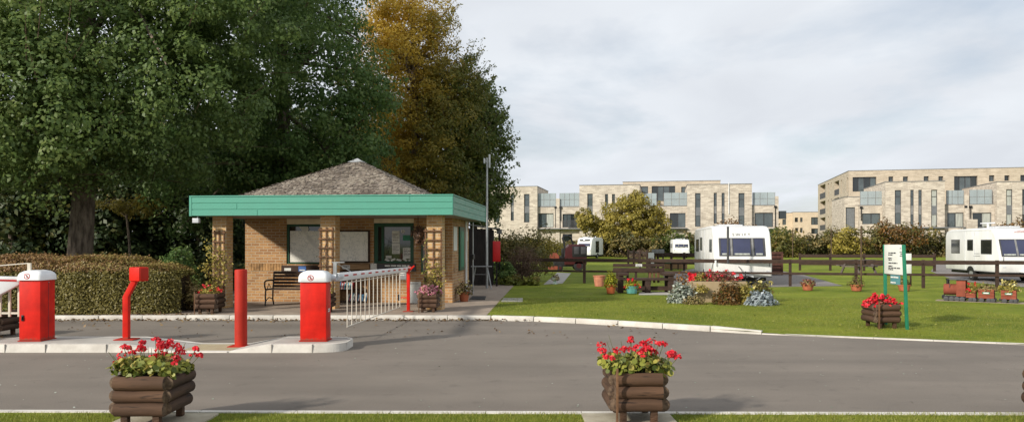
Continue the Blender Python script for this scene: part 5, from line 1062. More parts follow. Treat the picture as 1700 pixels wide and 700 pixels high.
# ---------------------------------------------------------------- ride-on mower
dm = 44.5; km = dm/F; t = thing('ride_on_mower', 'red ride-on mower with a big grass collector and roll bar, behind the fence', 'mower', (X(905,dm),dm,.05))
mx = lambda p: (p-905)*km; mz = lambda y: (448-y)*km
mb = MB(); mb.add([(mx(937),0,mz(438)),(mx(974),0,mz(438)),(mx(975),0,mz(408)),(mx(970),0,mz(404)),(mx(944),0,mz(404)),(mx(939),0,mz(411)),(mx(937),1.2,mz(438)),(mx(974),1.2,mz(438)),(mx(975),1.2,mz(408)),(mx(970),1.2,mz(404)),(mx(944),1.2,mz(404)),(mx(939),1.2,mz(411))],
       [(0,1,2,3,4,5),(11,10,9,8,7,6)]+[(i,(i+1)%6,(i+1)%6+6,i+6) for i in range(6)]); mb.build('grass_collector', M['mower'], t, bevel=.06, seg=3)
mb = MB(); mb.box(mx(950),mx(974.5),-.02,.0,mz(425),mz(407)); mb.build('side_panel', M['black'], t, bevel=.01)
for a, b in ((953,961),(964.5,972.5)): mb = MB(); mb.box(mx(a),mx(b),-.045,-.021,mz(420),mz(408)); mb.build('vent_panel', M['darkgrey'], t, bevel=.02)
mb = MB(); mb.box(mx(920),mx(972),.1,1.1,mz(441),mz(430)); mb.build('chassis', M['black'], t, bevel=.03)
mb = MB(); mb.add([(mx(914),.2,mz(432)),(mx(929),.2,mz(432)),(mx(929),.2,mz(424)),(mx(925),.2,mz(418.5)),(mx(916),.2,mz(418.5)),(mx(913.5),.2,mz(424)),(mx(914),1,mz(432)),(mx(929),1,mz(432)),(mx(929),1,mz(424)),(mx(925),1,mz(418.5)),(mx(916),1,mz(418.5)),(mx(913.5),1,mz(424))],
       [(0,1,2,3,4,5),(11,10,9,8,7,6)]+[(i,(i+1)%6,(i+1)%6+6,i+6) for i in range(6)]); mb.build('bonnet', M['train'], t, bevel=.04)
mb = MB(); mb.box(mx(925),mx(937),.25,.95,mz(428),mz(424)); mb.box(mx(933.5),mx(937),.3,.9,mz(424),mz(411)); mb.build('seat', M['black'], t, bevel=.03)
mb = MB(); mb.tube([(mx(925),.6,mz(424)),(mx(927.5),.6,mz(414))], .02, 6); mb.tube([(mx(925.5),.6-.18,mz(414)),(mx(929),.6+.18,mz(413))], .02, 6); mb.build('steering_wheel', M['black'], t)
mb = MB(); mb.tube([(mx(938),.15,mz(425)),(mx(937),.15,mz(402)),(mx(934.5),.15,mz(394)),(mx(936),.2,mz(390)),(mx(944),.7,mz(389.5)),(mx(950),1.1,mz(393)),(mx(953.5),1.15,mz(402)),(mx(954),1.15,mz(425))], .06, 8); mb.build('roll_bar', M['black'], t)
mb = MB(); mb.box(mx(911),mx(926),.0,1.2,mz(446),mz(440)); mb.build('cutting_deck', M['train'], t, bevel=.04)
for p, r_, y in ((930,.17,.02),(930,.17,1.1),(961,.30,.0),(961,.30,1.1)): mb = MB(); mb.tube([(mx(p),y,r_),(mx(p),y+.16,r_)], r_, 18); w = mb.build('wheel', M['rubber'], t, bevel=.02); mb = MB(); mb.tube([(mx(p),y-.01,r_),(mx(p),y+.17,r_)], r_*.5, 12); mb.build('rim', M['mower'], w)

# ---------------------------------------------------------------- apartment buildings
def add_window(par, fn, a, b, z0, z1, rev, style):
    """fn(s, depth, z)"""
    def bx(mb, s0, s1, d0, d1, za, zb): v = [fn(s0,d0,za),fn(s1,d0,za),fn(s1,d1,za),fn(s0,d1,za),fn(s0,d0,zb),fn(s1,d0,zb),fn(s1,d1,zb),fn(s0,d1,zb)]; mb.add(v, [(0,3,2,1),(4,5,6,7),(0,1,5,4),(1,2,6,5),(2,3,7,6),(3,0,4,7)])
    if style == 'balcony':
        mb = MB(); bx(mb, a, b, rev-.06, rev, z0, z1); w = mb.build('balcony', M['abrick2'], par, smooth=False)
        mb = MB(); bx(mb, a+.1*(b-a), a+.8*(b-a), rev-.12, rev-.07, z0+.05, z1-.3); mb.build('window', M['glass'], w); mb = MB(); bx(mb, a+.03, b-.03, .03, .07, z0, z0+(z1-z0)*.42); mb.build('balustrade', M['darkgrey'], w); return
    t = .07; mb = MB(); d0, d1 = rev-.14, rev-.02
    bx(mb, a, a+t, d0, d1, z0, z1); bx(mb, b-t, b, d0, d1, z0, z1); bx(mb, a+t, b-t, d0, d1, z1-t, z1); bx(mb, a+t, b-t, d0, d1, z0, z0+t)
    nm = {'wide': 1, 'wide4': 3, 'small': 0, 'tall': 0, 'slit': 0, 'dark': 0}.get(style, 0)
    for k in range(nm): x = a+(b-a)*(k+1)/(nm+1); bx(mb, x-t/2, x+t/2, d0, d1, z0+t, z1-t)
    if style == 'small': bx(mb, a+t, b-t, d0, d1, z0+(z1-z0)*.52-t/2, z0+(z1-z0)*.52+t/2)
    w = mb.build('window', M['darkgrey'], par, smooth=False)
    if style == 'slate': 
        mb = MB(); bx(mb, a+t, b-t, d1-.06, d1-.04, z0+t, z1-t); mb.build('panel', M['flagg'], w); return
    cu = random.random() < .35 and style in ('wide', 'tall')
    segs = [(a, b)] if not nm else [(a+(b-a)*k/(nm+1), a+(b-a)*(k+1)/(nm+1)) for k in range(nm+1)]
    for k, (s0, s1) in enumerate(segs):
        mb = MB(); bx(mb, s0+t*.7, s1-t*.7, d1-.05, d1-.03, z0+t, z1-t); mb.build('pane', (M['curtain_and_reflection'] if (cu and k == len(segs)-1) else M['glassd'] if (style == 'dark' or random.random() < .25) else M['glass']), w)
    if style in ('tall', 'slit'):
        za = z0+(z1-z0)*.33; zb = z0+(z1-z0)*.57; mb = MB(); bx(mb, a+t*.5, b-t*.5, d0-.01, d1, za, zb); mb.build('spandrel', M['flagg'] if style == 'tall' else M['grey'], w)
        mb = MB(); bx(mb, a+t, b-t, d0+.02, d1, z1-(z1-z0)*.19, z1-(z1-z0)*.175); mb.build('transom', M['darkgrey'], w)
def block(fr, par, p0, p1, pyt, v0, vd, wins, m, pref=None, zbot=0, rev=.28):
    ua, ub = fr.u(p0, v0), fr.u(p1, v0); ur = fr.u(pref, v0) if pref else ua; zt = fr.z(pyt, ur, v0)-.05
    fn = lambda s, dd, z: (s, v0+dd, z); hs = []
    for (a, b, y0, y1, st) in wins:
        a_, b_ = fr.u(a, v0), fr.u(b, v0); hs.append((a_, b_, max(0, fr.z(y1, a_, v0)-.05), min(zt-.2, fr.z(y0, a_, v0)-.05), st))
    mb = MB(); holes_wall(mb, fn, ua, ub, zbot, zt, [h[:4] for h in hs], rev)
    mb.quad((ua,v0,zbot),(ua,v0,zt),(ua,v0+vd,zt),(ua,v0+vd,zbot)); mb.quad((ub,v0,zbot),(ub,v0+vd,zbot),(ub,v0+vd,zt),(ub,v0,zt)); mb.quad((ua,v0+vd,zbot),(ua,v0+vd,zt),(ub,v0+vd,zt),(ub,v0+vd,zbot)); mb.quad((ua,v0,zt),(ub,v0,zt),(ub,v0+vd,zt),(ua,v0+vd,zt))
    w = mb.build('wall', m, par, smooth=False)
    mb = MB(); e = .05; mb.box(ua-e,ub+e,v0-e,v0+.25,zt+.002,zt+.09); mb.box(ua-e,ua+.25,v0+.25,v0+vd,zt+.002,zt+.09); mb.box(ub-.25,ub+e,v0+.25,v0+vd,zt+.002,zt+.09); mb.build('coping', M['grey'], w)
    for h in hs: add_window(w, fn, h[0], h[1], h[2], h[3], rev, h[4])
    return w, zt
def balustrade(fr, par, p0, p1, y0, y1, v, n=3):
    a, b = fr.u(p0, v), fr.u(p1, v); z1, z0 = fr.z(y0, a, v)-.05, fr.z(y1, a, v)-.05
    mb = MB()
    for k in range(n+1): x = a+(b-a)*k/n; mb.box(x-.025,x+.025,v-.03,v+.03,z0,z1)
    mb.box(a,b,v-.035,v-.031,(z0+z1)/2-.02,(z0+z1)/2+.02); mb.box(a,b,v-.05,v+.05,z0-.12,z0); bl_ = mb.build('balustrade_frame', M['grey'], par)
    for k in range(n): mb = MB(); x0, x1 = a+(b-a)*k/n+.03, a+(b-a)*(k+1)/n-.03; mb.box(x0,x1,v-.012,v+.012,z0,z1); mb.build('glass_panel', M['bglass'], bl_)
def pier(fr, par, p0, p1, py, v, m, dv=1.2): a, b = fr.u(p0, v), fr.u(p1, v); mb = MB(); mb.box(a,b,v,v+dv,0,fr.z(py, a, v)-.05); mb.build('pier', m, par)
def pipe(fr, par, px, y0, y1, v, m, hopper=True):
    a = fr.u(px, v); z1, z0 = fr.z(y0, a, v)-.05, fr.z(y1, a, v)-.05; mb = MB(); mb.tube([(a,v-.08,z0),(a,v-.08,z1)], .06, 6)
    if hopper: mb.box(a-.16,a+.16,v-.2,v-.01,z1,z1+.3)
    mb.build('downpipe', m, par)
B = Fr(X(892,112), 112, R(11)); AB, AB2 = M['abrick'], M['abrick2']
t = thing('apartment_block', 'pale brick three storey apartment block with glass roof terraces behind the yellowing tree', 'building', (B.ox,B.oy,.05), -B.a)
block(B, t, 790, 892, 309.5, 0, 11, [(870,879,322,369,'tall'),(848,853,322,366,'slit'),(820,829,322,369,'tall')], AB, 892)
block(B, t, 892.2, 961.8, 343.5, .5, 10.5, [(893.5,919,354,377.5,'wide'),(934,960,355,377.5,'wide4'),(934,950,388,402,'dark')], AB, 925)
balustrade(B, t, 893, 922.8, 321, 342, .6, 3); balustrade(B, t, 929.3, 961.5, 320.5, 342, .6, 4); pier(B, t, 923, 929, 329.5, .3, AB)
pipe(B, t, 922.5, 346, 378, .45, M['black']); pipe(B, t, 930.5, 346, 366, .45, M['black'])
block(B, t, 962, 1062, 308, 0, 11, [(975,984,321.5,369,'tall'),(1004.5,1009.5,322,367,'slit'),(1016,1021,322,367,'slit'),(1043,1052,322,369,'tall')], AB, 962)
block(B, t, 1034, 1196, 301, 11.2, 9, [(1064,1076,309.5,332,'small'),(1082,1121,309,334,'wide4'),(1131,1139,310,332,'small')], AB2, 1120)
block(B, t, 1062.2, 1140.8, 342, .5, 10.5, [(1078,1104,354,377.5,'wide'),(1112,1138,353.5,377.5,'wide')], AB, 1120)
balustrade(B, t, 1064, 1090, 321, 341, .6, 3); balustrade(B, t, 1102, 1140.5, 320, 341, .6, 3)
block(B, t, 1141, 1248.3, 306, 0, 11, [(1154,1163,320.5,376,'tall'),(1185,1190,320,371,'slit'),(1198,1203,320,371,'slit'),(1226,1236,320.5,376,'tall')], AB, 1200)
pipe(B, t, 1210, 303, 355, 0, M['white'], False)
block(B, t, 1248.5, 1287, 341, .5, 10.5, [(1253,1283.5,353,377,'wide')], AB, 1260); balustrade(B, t, 1249.5, 1286.5, 319.5, 340, .6, 3); pier(B, t, 1287.2, 1292.5, 325.5, .3, AB, 11)
pipe(B, t, 1287, 345, 377, .3, M['black'])
for a, b in ((892,1141),(1249,1293)): u0, u1 = B.u(a, -.4), B.u(b, -.4); mb = MB(); zz = B.z(379, u0, -.4)-.05; mb.box(u0,u1,-.5,.45,zz-.12,zz); mb.build('balcony_slab', M['flagg'], t)
u0, u1 = B.u(934,-.45), B.u(961,-.45); mb = MB(); zz = B.z(377.5, u0, -.45)-.05
for k in range(28): x = u0+(u1-u0)*k/27; mb.box(x-.02,x+.02,-.47,-.43,zz,zz+1.0)
mb.box(u0,u1,-.48,-.42,zz+1.0,zz+1.05); mb.build('railing', M['darkgrey'], t)
u0 = B.u(1294,0); mb = MB(); mb.box(u0,u0+.9,0,2,B.z(363,u0)-.05,B.z(350,u0)-.05); mb.build('side_balcony', M['glassd'], t)
for k in range(14): pass
# right hand block
E = Fr(X(1409,120), 120, R(13))
t = thing('apartment_block', 'large pale brick apartment building at the right with recessed corner balconies', 'building', (E.ox,E.oy,.05), -E.a)
w, zt = block(E, t, 1409, 1790, 284, 0, .6, [(1415.5,1455,294,318,'wide4'),(1475,1483,293,301.8,'small'),(1499,1507.5,293,301.8,'small'),(1533.5,1542,292.5,302,'small'),(1558,1566,292.5,302,'small'),(1584,1623,292.5,317,'wide4'),(1642,1651,291,301,'small'),(1667.5,1676,291,300,'dark'),(1694,1706,290.5,301,'dark')], AB2, 1409, rev=.5)
SD = E.v(1358, 0); fnS = lambda s, dd, z: (dd, s, z); hs = []
for cols, rows in (((1360.8,1370.3), ((307,329.7),(334,355.5),(361,382))), ((1384.8,1393), ((300.7,324),(328.6,351.4),(358,379))), ((1374,1376), ((304.5,327),(332,354),(359,381))), ((1379,1380.6), ((303,315),(330,342),(357,370))), ((1395.8,1397.6), ((299,321),(327,350),(356,378))), ((1405.5,1407.5), ((295,318),(325,348)))):
    for y0, y1 in rows:
        s1, s0 = E.v(cols[0], 0), E.v(cols[1], 0); sm = (s0+s1)/2; hs.append((s0, s1, E.z(y1,0,sm)-.05, E.z(y0,0,sm)-.05, 'balcony' if cols[1]-cols[0] > 5 else 'slit'))
mb = MB(); holes_wall(mb, fnS, .6, SD, 0, zt, [h[:4] for h in hs], .9); mb.box(.0+1.0,30,.62,SD,0,zt-.01); ww = mb.build('wall', AB2, t, smooth=False)
mb = MB(); mb.box(-.05,.25,.6,SD,zt+.002,zt+.09); mb.build('coping', M['grey'], ww)
for h in hs: add_window(ww, fnS, h[0], h[1], h[2], h[3], .88, h[4])
V1 = -14
block(E, t, 1470, 1568.5, 302, V1, 13.5, [(1485.6,1496,315.5,372,'tall'),(1511.4,1517,315,376,'slit'),(1524.7,1530.4,315,376,'slit'),(1546,1556,315,376.5,'tall')], AB, 1490)
block(E, t, 1427, 1469.8, 341, V1+2, 11, [(1431.5,1461.5,354,372,'wide')], AB, 1450); balustrade(E, t, 1428, 1466.5, 317.5, 340, V1+2.1, 3); pipe(E, t, 1429.5, 346, 366, V1+1.95, M['black'])
block(E, t, 1402, 1426.8, 327, V1+3, 10, [(1404,1419.5,344,384,'slate')], AB, 1415)
block(E, t, 1568.8, 1654.5, 339.5, V1+1, 12, [(1572.5,1600,353,377,'wide'),(1614.5,1646,353,377,'wide')], AB, 1600); balustrade(E, t, 1571, 1600, 316, 338.5, V1+1.1, 3); balustrade(E, t, 1609.5, 1647, 315, 338.5, V1+1.1, 3); pier(E, t, 1601.5, 1608.5, 324, V1+.8, AB)
pipe(E, t, 1603, 345, 363, V1+.95, M['black']); pipe(E, t, 1611, 345, 363, V1+.95, M['black']); pier(E, t, 1605, 1623, 364, V1-.8, AB, 1.2)
block(E, t, 1655, 1770, 302, V1, 13.5, [(1670.5,1680.7,314,376,'tall'),(1697,1703,314,376,'slit'),(1722,1732,314,376,'tall')], AB, 1670)
u0, u1 = E.u(1470, V1-.4), E.u(1655, V1-.4); mb = MB(); zz = E.z(377, u0, V1-.4)-.05; mb.box(u0,u1,V1-.5,V1-.02,zz-.15,zz); mb.build('balcony_slab', M['flagg'], t)
for px in (1490,1590,1694): a = E.u(px, 5); mb = MB(); mb.box(a,a+1.6,5,6,zt,zt+.45); mb.build('roof_plant', M['flagg'], t)
# orange block in the gap
O_ = Fr(X(1292,165), 165, R(11)); t = thing('apartment_block', 'low orange brick block seen in the gap between the two pale apartment buildings', 'building', (O_.ox,O_.oy,.05), -O_.a)
block(O_, t, 1280, 1317, 353.5, 1.5, 10, [(1299,1305,363,373,'small')], M['obrick'], 1300); block(O_, t, 1317.2, 1375, 352, 0, 12, [(1319.5,1324.8,361,368.5,'small'),(1328.4,1332.4,361,368.5,'small'),(1346.6,1358,360.5,373,'wide'),(1320,1325,378,386,'small'),(1328.4,1332.4,378,386,'small'),(1346.8,1358,379,388,'wide')], M['obrick'], 1340)

# ---------------------------------------------------------------- trees
def tree(label, px, d, ells, ncl, rcl, nlf, size, lm, tr=.3, tint=None, limb=12, zt=None, name='broadleaf_tree', cat='tree', group=None, spray=0, shell=.5, trunk_top=None, lean=0, bottom=.05, var=.5):
    t = thing(name, label, cat, (X(px, d), d, bottom), 0, group); E_ = [(a-X(px, d), b-d, c, e, f, g) for a, b, c, e, f, g in ells]
    p, n, r, Cc = crown(E_, ncl, rcl, nlf, shell, tint=tint, var=var)
    if spray:
        EA = np.array(E_); q = rng.integers(0, len(EA), spray); dd = sph(spray); s0 = EA[q,:3]+dd*EA[q,3:]*.95
        out_ = np.array([not any((((s-e[:3])/(e[3:]*.93))**2).sum() < 1 for e in EA) for s in s0]); s0, dd = s0[out_], dd[out_]
        dr = unit(dd+np.array([0,0,.75])+rng.normal(0,.25,dd.shape)); ln = rng.uniform(.35,1.0,len(s0)); tw = MB(); pp = []; rr2 = []
        for a_, d_, l_ in zip(s0, dr, ln):
            tw.tube([tuple(a_-d_*.4), tuple(a_+d_*l_*.5), tuple(a_+d_*l_)], [.012,.008,.003], 4, cap=False)
            k_ = int(26*l_)+8; tt = rng.uniform(-.3,1,k_)[:,None]*l_; pp.append(a_+d_*tt+rng.normal(0,.09,(k_,3))*(1.25-tt/l_)); rr2.append(np.full(k_, tint(a_[None])[0]*.8+.25 if tint else .5)+rng.uniform(-.3,.3,k_))
        pp = np.concatenate(pp); p = np.concatenate([p, pp]); n = np.concatenate([n, rng.normal(0,1,pp.shape)+np.array([-.3,-.3,.4])]); r = np.concatenate([r]+rr2); tw.build('twigs', M['twig'], t)['kind'] = 'stuff'
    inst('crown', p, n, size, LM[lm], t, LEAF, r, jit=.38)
    if tr:
        top = trunk_top or (lean, 0, max(e[2] for e in E_)); mb = MB(); limbs(mb, (0,0,-.1), top, tr, Cc, limb); mb.build('trunk', M['bark'], t, angle=80)
    return t
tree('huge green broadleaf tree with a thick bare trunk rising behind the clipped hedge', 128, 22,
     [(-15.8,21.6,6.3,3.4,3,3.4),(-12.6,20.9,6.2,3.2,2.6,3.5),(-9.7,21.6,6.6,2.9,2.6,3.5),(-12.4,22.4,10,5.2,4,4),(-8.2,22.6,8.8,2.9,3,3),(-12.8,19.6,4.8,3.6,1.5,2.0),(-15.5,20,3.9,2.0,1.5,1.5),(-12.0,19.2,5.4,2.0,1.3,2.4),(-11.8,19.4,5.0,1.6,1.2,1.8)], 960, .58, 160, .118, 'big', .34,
     tint=lambda C_: .30+(-C_[:,0]-1)*.055, limb=26, shell=.62, lean=.5, spray=300)  # sunlit left side painted in: leaf colour lightens towards the left
tree('dark green tree overhanging the cabin roof between the big tree and the autumn tree', 470, 28.5,
     [(-8.6,28,7.3,3.7,3.2,4.4),(-6.6,27.3,6.0,2.5,2.4,2.9),(-8.4,28.5,11.3,3.4,3,2.8),(-11.4,28,5.6,3,3,3.3),(-6.3,27.9,4.4,1.8,2,1.6),(-8,27.6,4.2,3,2,1.6)], 700, .60, 120, .13, 'dark', .3, limb=22, shell=.6, spray=260)
tree('tall golden brown autumn tree behind the right side of the cabin', 690, 33,
     [(-4.5,33,8.4,2.6,2.7,3.6),(-3.1,33,6.2,2.4,2.5,3.1),(-4.6,33,11.0,2.1,2,1.9),(-3.6,33,4.0,2.4,2.2,1.8),(-2.6,33.4,8.4,1.5,1.8,1.9)], 800, .46, 130, .10, 'autumn', .24,
     tint=lambda C_: .30-(C_[:,0])*.24+(C_[:,2]-6)*.06, limb=34, shell=.35, spray=420, var=.3)
tree('green tree tapering down to the right beside the aerial mast', 785, 35.5,
     [(-2.0,35.5,7.6,1.35,1.5,2.0),(-1.6,35.3,6.4,1.4,1.7,2.2),(-1.5,35.2,4.3,1.3,1.6,1.9),(-2.3,35.4,4.2,1.6,1.6,2)], 330, .40, 95, .14, 'rdark', .2, limb=26, shell=.4, spray=260)
for i, (px, d, w_, h_, l) in enumerate(((-60,31,4.2,6.5,'dark woodland tree at the far left edge beneath the big crown'),(20,29,3.2,5.2,'dark evergreen left of the thick bare trunk'),(95,33,3.6,6.5,'dark woodland tree directly behind the thick bare trunk'),(185,30,2.9,5.0,'dark woodland tree just right of the thick bare trunk'),(255,34,3.6,7,'shadowy woodland tree in the gap between trunk and cabin'),(330,31,2.8,5.6,'dark woodland tree just left of the cabin'),(400,36,3.4,7.5,'dark woodland tree behind the gap beside the left pillar'),(500,38,4,8,'dark woodland tree behind the cabin roof'),(600,39,3.5,8,'dark woodland tree behind the cabin, below the autumn crown'))):
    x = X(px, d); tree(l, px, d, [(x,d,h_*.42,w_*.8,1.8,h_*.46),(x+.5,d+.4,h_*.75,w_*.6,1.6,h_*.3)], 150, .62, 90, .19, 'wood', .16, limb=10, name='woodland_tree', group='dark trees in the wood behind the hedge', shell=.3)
tree('small tree with yellowing leaves low in the gap right of the thick trunk', 215, 26.5, [(X(205,26.5),26.5,2.85,1.8,.9,.35)], 26, .3, 50, .10, 'olive', .06, limb=8, shell=.2)
mb = MB(); xx_ = -38
while xx_ < -3.5:
    w_ = random.uniform(.12,.3); h_ = random.uniform(5,8); mb.tube([(xx_,43+random.uniform(-1,1),0),(xx_+random.uniform(-.4,.4),43,h_)], [w_,w_*.5], 6); xx_ += random.uniform(.6,1.6)
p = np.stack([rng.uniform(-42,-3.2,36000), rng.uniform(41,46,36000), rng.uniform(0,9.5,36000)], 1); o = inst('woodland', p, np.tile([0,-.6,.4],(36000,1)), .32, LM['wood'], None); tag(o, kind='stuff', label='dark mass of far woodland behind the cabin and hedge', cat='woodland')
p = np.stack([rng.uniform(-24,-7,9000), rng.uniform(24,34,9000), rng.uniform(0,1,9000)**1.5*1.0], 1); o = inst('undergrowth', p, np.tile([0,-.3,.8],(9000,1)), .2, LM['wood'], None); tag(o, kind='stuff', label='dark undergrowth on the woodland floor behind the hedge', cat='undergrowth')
# yellowing tree in front of the middle block
dT = 94; tree('rounded olive yellow tree in front of the middle apartment block', 1048, dT, [(X(1046,dT),dT,4.6,4.0,3,2.7),(X(1022,dT),dT,3.6,2.6,2.4,2.0),(X(1080,dT),dT,4.0,2.3,2.4,2.3),(X(1050,dT),dT,6.4,2.0,2,1.3),(X(1012,dT),dT,2.6,3.2,1.6,1.4),(X(1085,dT),dT,2.6,2.4,1.6,1.4),(X(1000,dT),dT,3.2,1.6,1.6,1.5)], 300, .62, 70, .26, 'olive', .2, limb=24, shell=.3, spray=200)
tree('slim yellow tree left of the rounded olive tree', 972, 93, [(X(972,93),93,4.4,1.3,1.2,1.5)], 50, .4, 60, .25, 'olive', .1, limb=8, shell=.2)
# ---------------------------------------------------------------- hedges and shrubs
def shrub(name, label, px, d, w, h, n, size, lm, group=None, z=.05, cat='shrub', dep=None, twigs=14, tm=LEAF, inner=.5, stemm='twig', jit=.6):
    t = thing(name, label, cat, (X(px, d), d, z), 0, group); k = 5; E_ = [(0,0,h*.42,w*.42,(dep or w)*.4,h*.48)]+[(random.uniform(-.3,.3)*w, random.uniform(-.2,.2)*(dep or w), h*random.uniform(.3,.7), w*.22, w*.2, h*.28) for _ in range(k)]
    ncl = max(12, n//60); p, q, r, Cc = crown(E_, ncl, max(.12, .13*min(w,h)*1.6), n//ncl, inner); p[:,2] = np.abs(p[:,2]); inst('foliage', p, q, size, LM[lm], t, tm, r, jit=jit)
    mb = MB()
    for i in range(twigs): c = Cc[i % len(Cc)]; mb.tube([(c[0]*.15,c[1]*.15,0),(c[0]*.5,c[1]*.5,abs(c[2])*.6),(c[0]*1.1,c[1]*1.1,abs(c[2])*1.08)], [.02+.004*h,.012,.004], 5)
    mb.build('stems', M[stemm], t); return t
# clipped hedge
t = thing('clipped_hedge', 'long clipped brown green hedge along the kerb behind the traffic island', 'hedge', (0,17.75,.05))
hx0, hx1, hy, hh = -17.5, X(311,17.8), .85, Z(428.5,18)-.05; n = 105000
u = rng.uniform(hx0, hx1+.05, n); face = rng.uniform(0, 1, n); a = np.where(face < .62, rng.uniform(-.05, 1, n)*hh, hh); b = np.where(face < .62, -hy, rng.uniform(-hy, hy, n))
lump = .035*np.sin(u*3.1+a*4)+.03*np.sin(u*7.7)+rng.normal(0, .022, n); endf = np.clip((hx1-u)/1.6, 0, 1)**.5
topr = np.where((face < .62) & (a > hh*.86), (a-hh*.86)/(hh*.14)*.16, 0)
b = np.where(face < .62, b*(.55+.45*endf)-lump+topr-.05*rng.uniform(0,1,n), b*(.5+.5*endf)); a = np.where(face < .62, a, a+lump)*(.72+.28*endf)
tip = rng.uniform(0,1,n) < .02; b = b-tip*.06*(face<.62); a = a+tip*.07*(face>=.62)
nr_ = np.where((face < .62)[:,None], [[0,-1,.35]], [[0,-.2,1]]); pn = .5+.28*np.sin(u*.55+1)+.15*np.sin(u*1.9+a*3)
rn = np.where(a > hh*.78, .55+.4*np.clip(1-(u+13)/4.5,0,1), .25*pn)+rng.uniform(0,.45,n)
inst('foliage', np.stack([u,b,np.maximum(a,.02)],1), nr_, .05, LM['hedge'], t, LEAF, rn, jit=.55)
mb = MB(); n_ = 24
prev = None; vs = []; 
for i in range(n_+1):
    x = hx0+(hx1-.12-hx0)*i/n_; e = min(1, max(0, (hx1-x)/1.6))**.5; yy = (hy-.10)*(.5+.5*e); zz = (hh-.09)*(.70+.30*e); vs += [(x,-yy,0),(x,-yy,zz*.9),(x,-yy*.8,zz),(x,yy*.8,zz),(x,yy,zz*.9),(x,yy,0)]
mb.add(vs, [(i*6+j,i*6+(j+1)%6,(i+1)*6+(j+1)%6,(i+1)*6+j) for i in range(n_) for j in range(6)]+[(0,1,2,3,4,5),tuple(n_*6+j for j in (5,4,3,2,1,0))]); mb.build('branches', M['hedgecore'], t)
shrub('shrub', 'dark feathery evergreen between the hedge and the left brick pillar', 300, 20.5, 1.1, 1.75, 2600, .09, 'dark')
shrub('shrub', 'small dry straw coloured bush at the right end of the clipped hedge', 326, 18.0, 1.0, .74, 1800, .06, 'dry')
shrub('shrub', 'dark green bush in the shade left of the cabin', 345, 22, 1.4, 1.6, 1500, .12, 'wood')
# shrubbery to the right of the shed
shrub('shrub', 'large twiggy purple brown bush right of the red cabinet', 866, 30.2, 2.0, 1.72, 6000, .075, 'brown', twigs=70, tm=NEEDLE)
shrub('shrub', 'olive green bush rising behind the purple brown bush', 868, 32.5, 2.5, 2.55, 5000, .10, 'shrub', twigs=24)
shrub('shrub', 'pale olive bush between the purple brown bush and the mower', 908, 50, 2.9, 2.2, 3000, .13, 'olive', twigs=16)
shrub('shrub', 'small dark bush at the foot of the shed beside the red cabinet', 835, 29.4, 1.0, 1.0, 1500, .09, 'dark')
for px, l in ((842,'low yellow variegated plant nearest the paving'),(862,'low yellow variegated plant in the middle of its clump'),(884,'low yellow variegated plant at the lawn end of its clump')): shrub('variegated_plant', l, px, 28.9, .75, .36, 420, .10, 'yellow', 'yellow variegated plants edging the bed', twigs=4)
shrub('shrub', 'low brown green plants spilling at the foot of the purple brown bush', 872, 29.2, 1.5, .5, 800, .08, 'shrub', twigs=6)
shrub('shrub', 'bare purple brown brush behind the picnic bench', 1062, 62, 2.6, 1.3, 1200, .16, 'brown', twigs=30, tm=NEEDLE)
# far hedgerow, bush by bush
hr = [(905,93,9,399,'far'),(940,92,10,402,'far'),(1000,94,12,393,'far'),(1035,91,10,388,'far'),(1075,91,11,384,'far'),(1112,92,9,378,'rdark'),(1136,93,6,388,'rdark'),(1165,94,8,380,'far'),(1215,97,8,360,'rust'),(1240,96,8,364,'rust'),(1290,93,8,377,'rdark'),(1310,90,7,370,'shrub'),(1340,93,8,392,'far'),(1364,91,7,384,'far'),(1385,94,7,379,'shrub'),(1408,90,7,374,'olive'),(1436,91,8,372,'shrub'),(1462,92,8,362,'far'),(1492,91,9,358,'rust'),(1520,92,9,366,'shrub'),(1548,93,8,378,'far'),(1580,94,8,380,'far'),(1620,95,9,378,'far'),(1665,94,8,365,'rust'),(1690,92,8,356,'rust'),(1715,92,8,358,'shrub')]
lab = {'far':'dusky green','rdark':'dark green','rust':'rust tinged','shrub':'mixed olive','olive':'yellow green'}
base_lab = ['behind the purple brown bush','behind the small far caravan','left of the rounded olive tree','under the rounded olive tree','right below the rounded olive tree','left of the distant half hidden caravan','just left of the large caravan','behind the left side of the large caravan','peeping over the middle of the large caravan roof','peeping over the right of the large caravan roof','right of the large caravan','tallest one right of the large caravan','below the orange brick block','left of the pale right hand building','below the corner balconies','leaning over the hedge left of the thin pole','behind the thin brown pole','left of the green posted sign','tallest one above the green posted sign','just right of the green posted sign','left of the right hand caravan','behind the left end of the right hand caravan','behind the right hand caravan','above the right hand caravan roof','at the right edge above the caravan','beyond the right edge of the photo']
for (px, d, w_, py, lm), l in zip(hr, base_lab):
    shrub('hedgerow_bush', lab[lm]+' far hedgerow bush '+l, px, d, w_*.62, Z(py, d)*1.02, 1500, .30, lm, 'bushes of the far hedgerow', dep=3, twigs=6, cat='bush')
p = np.stack([rng.uniform(-5,75,26000), rng.uniform(94.5,98,26000), rng.uniform(0,1,26000)*2.6], 1); p[:,2] *= (.75+.25*np.sin(p[:,0]*.9)*np.sin(p[:,0]*.37)); o = inst('far_hedge', p, np.tile([0,-.8,.5],(26000,1)), .36, LM['far'], None); tag(o, kind='stuff', label='continuous tangle of hedge behind the far bushes', cat='hedge')
for px, d, l in ((1316,84,'slim young stake right of the large caravan'),(1380,80,'slim young stake left of the thin brown pole')): mb = MB(); mb.tube([(0,0,0),(0,0,3.2)], .05, 6); tag(mb.build('stake', M['twig'], None, loc=(X(px,d),d,.05)), l, 'stake')
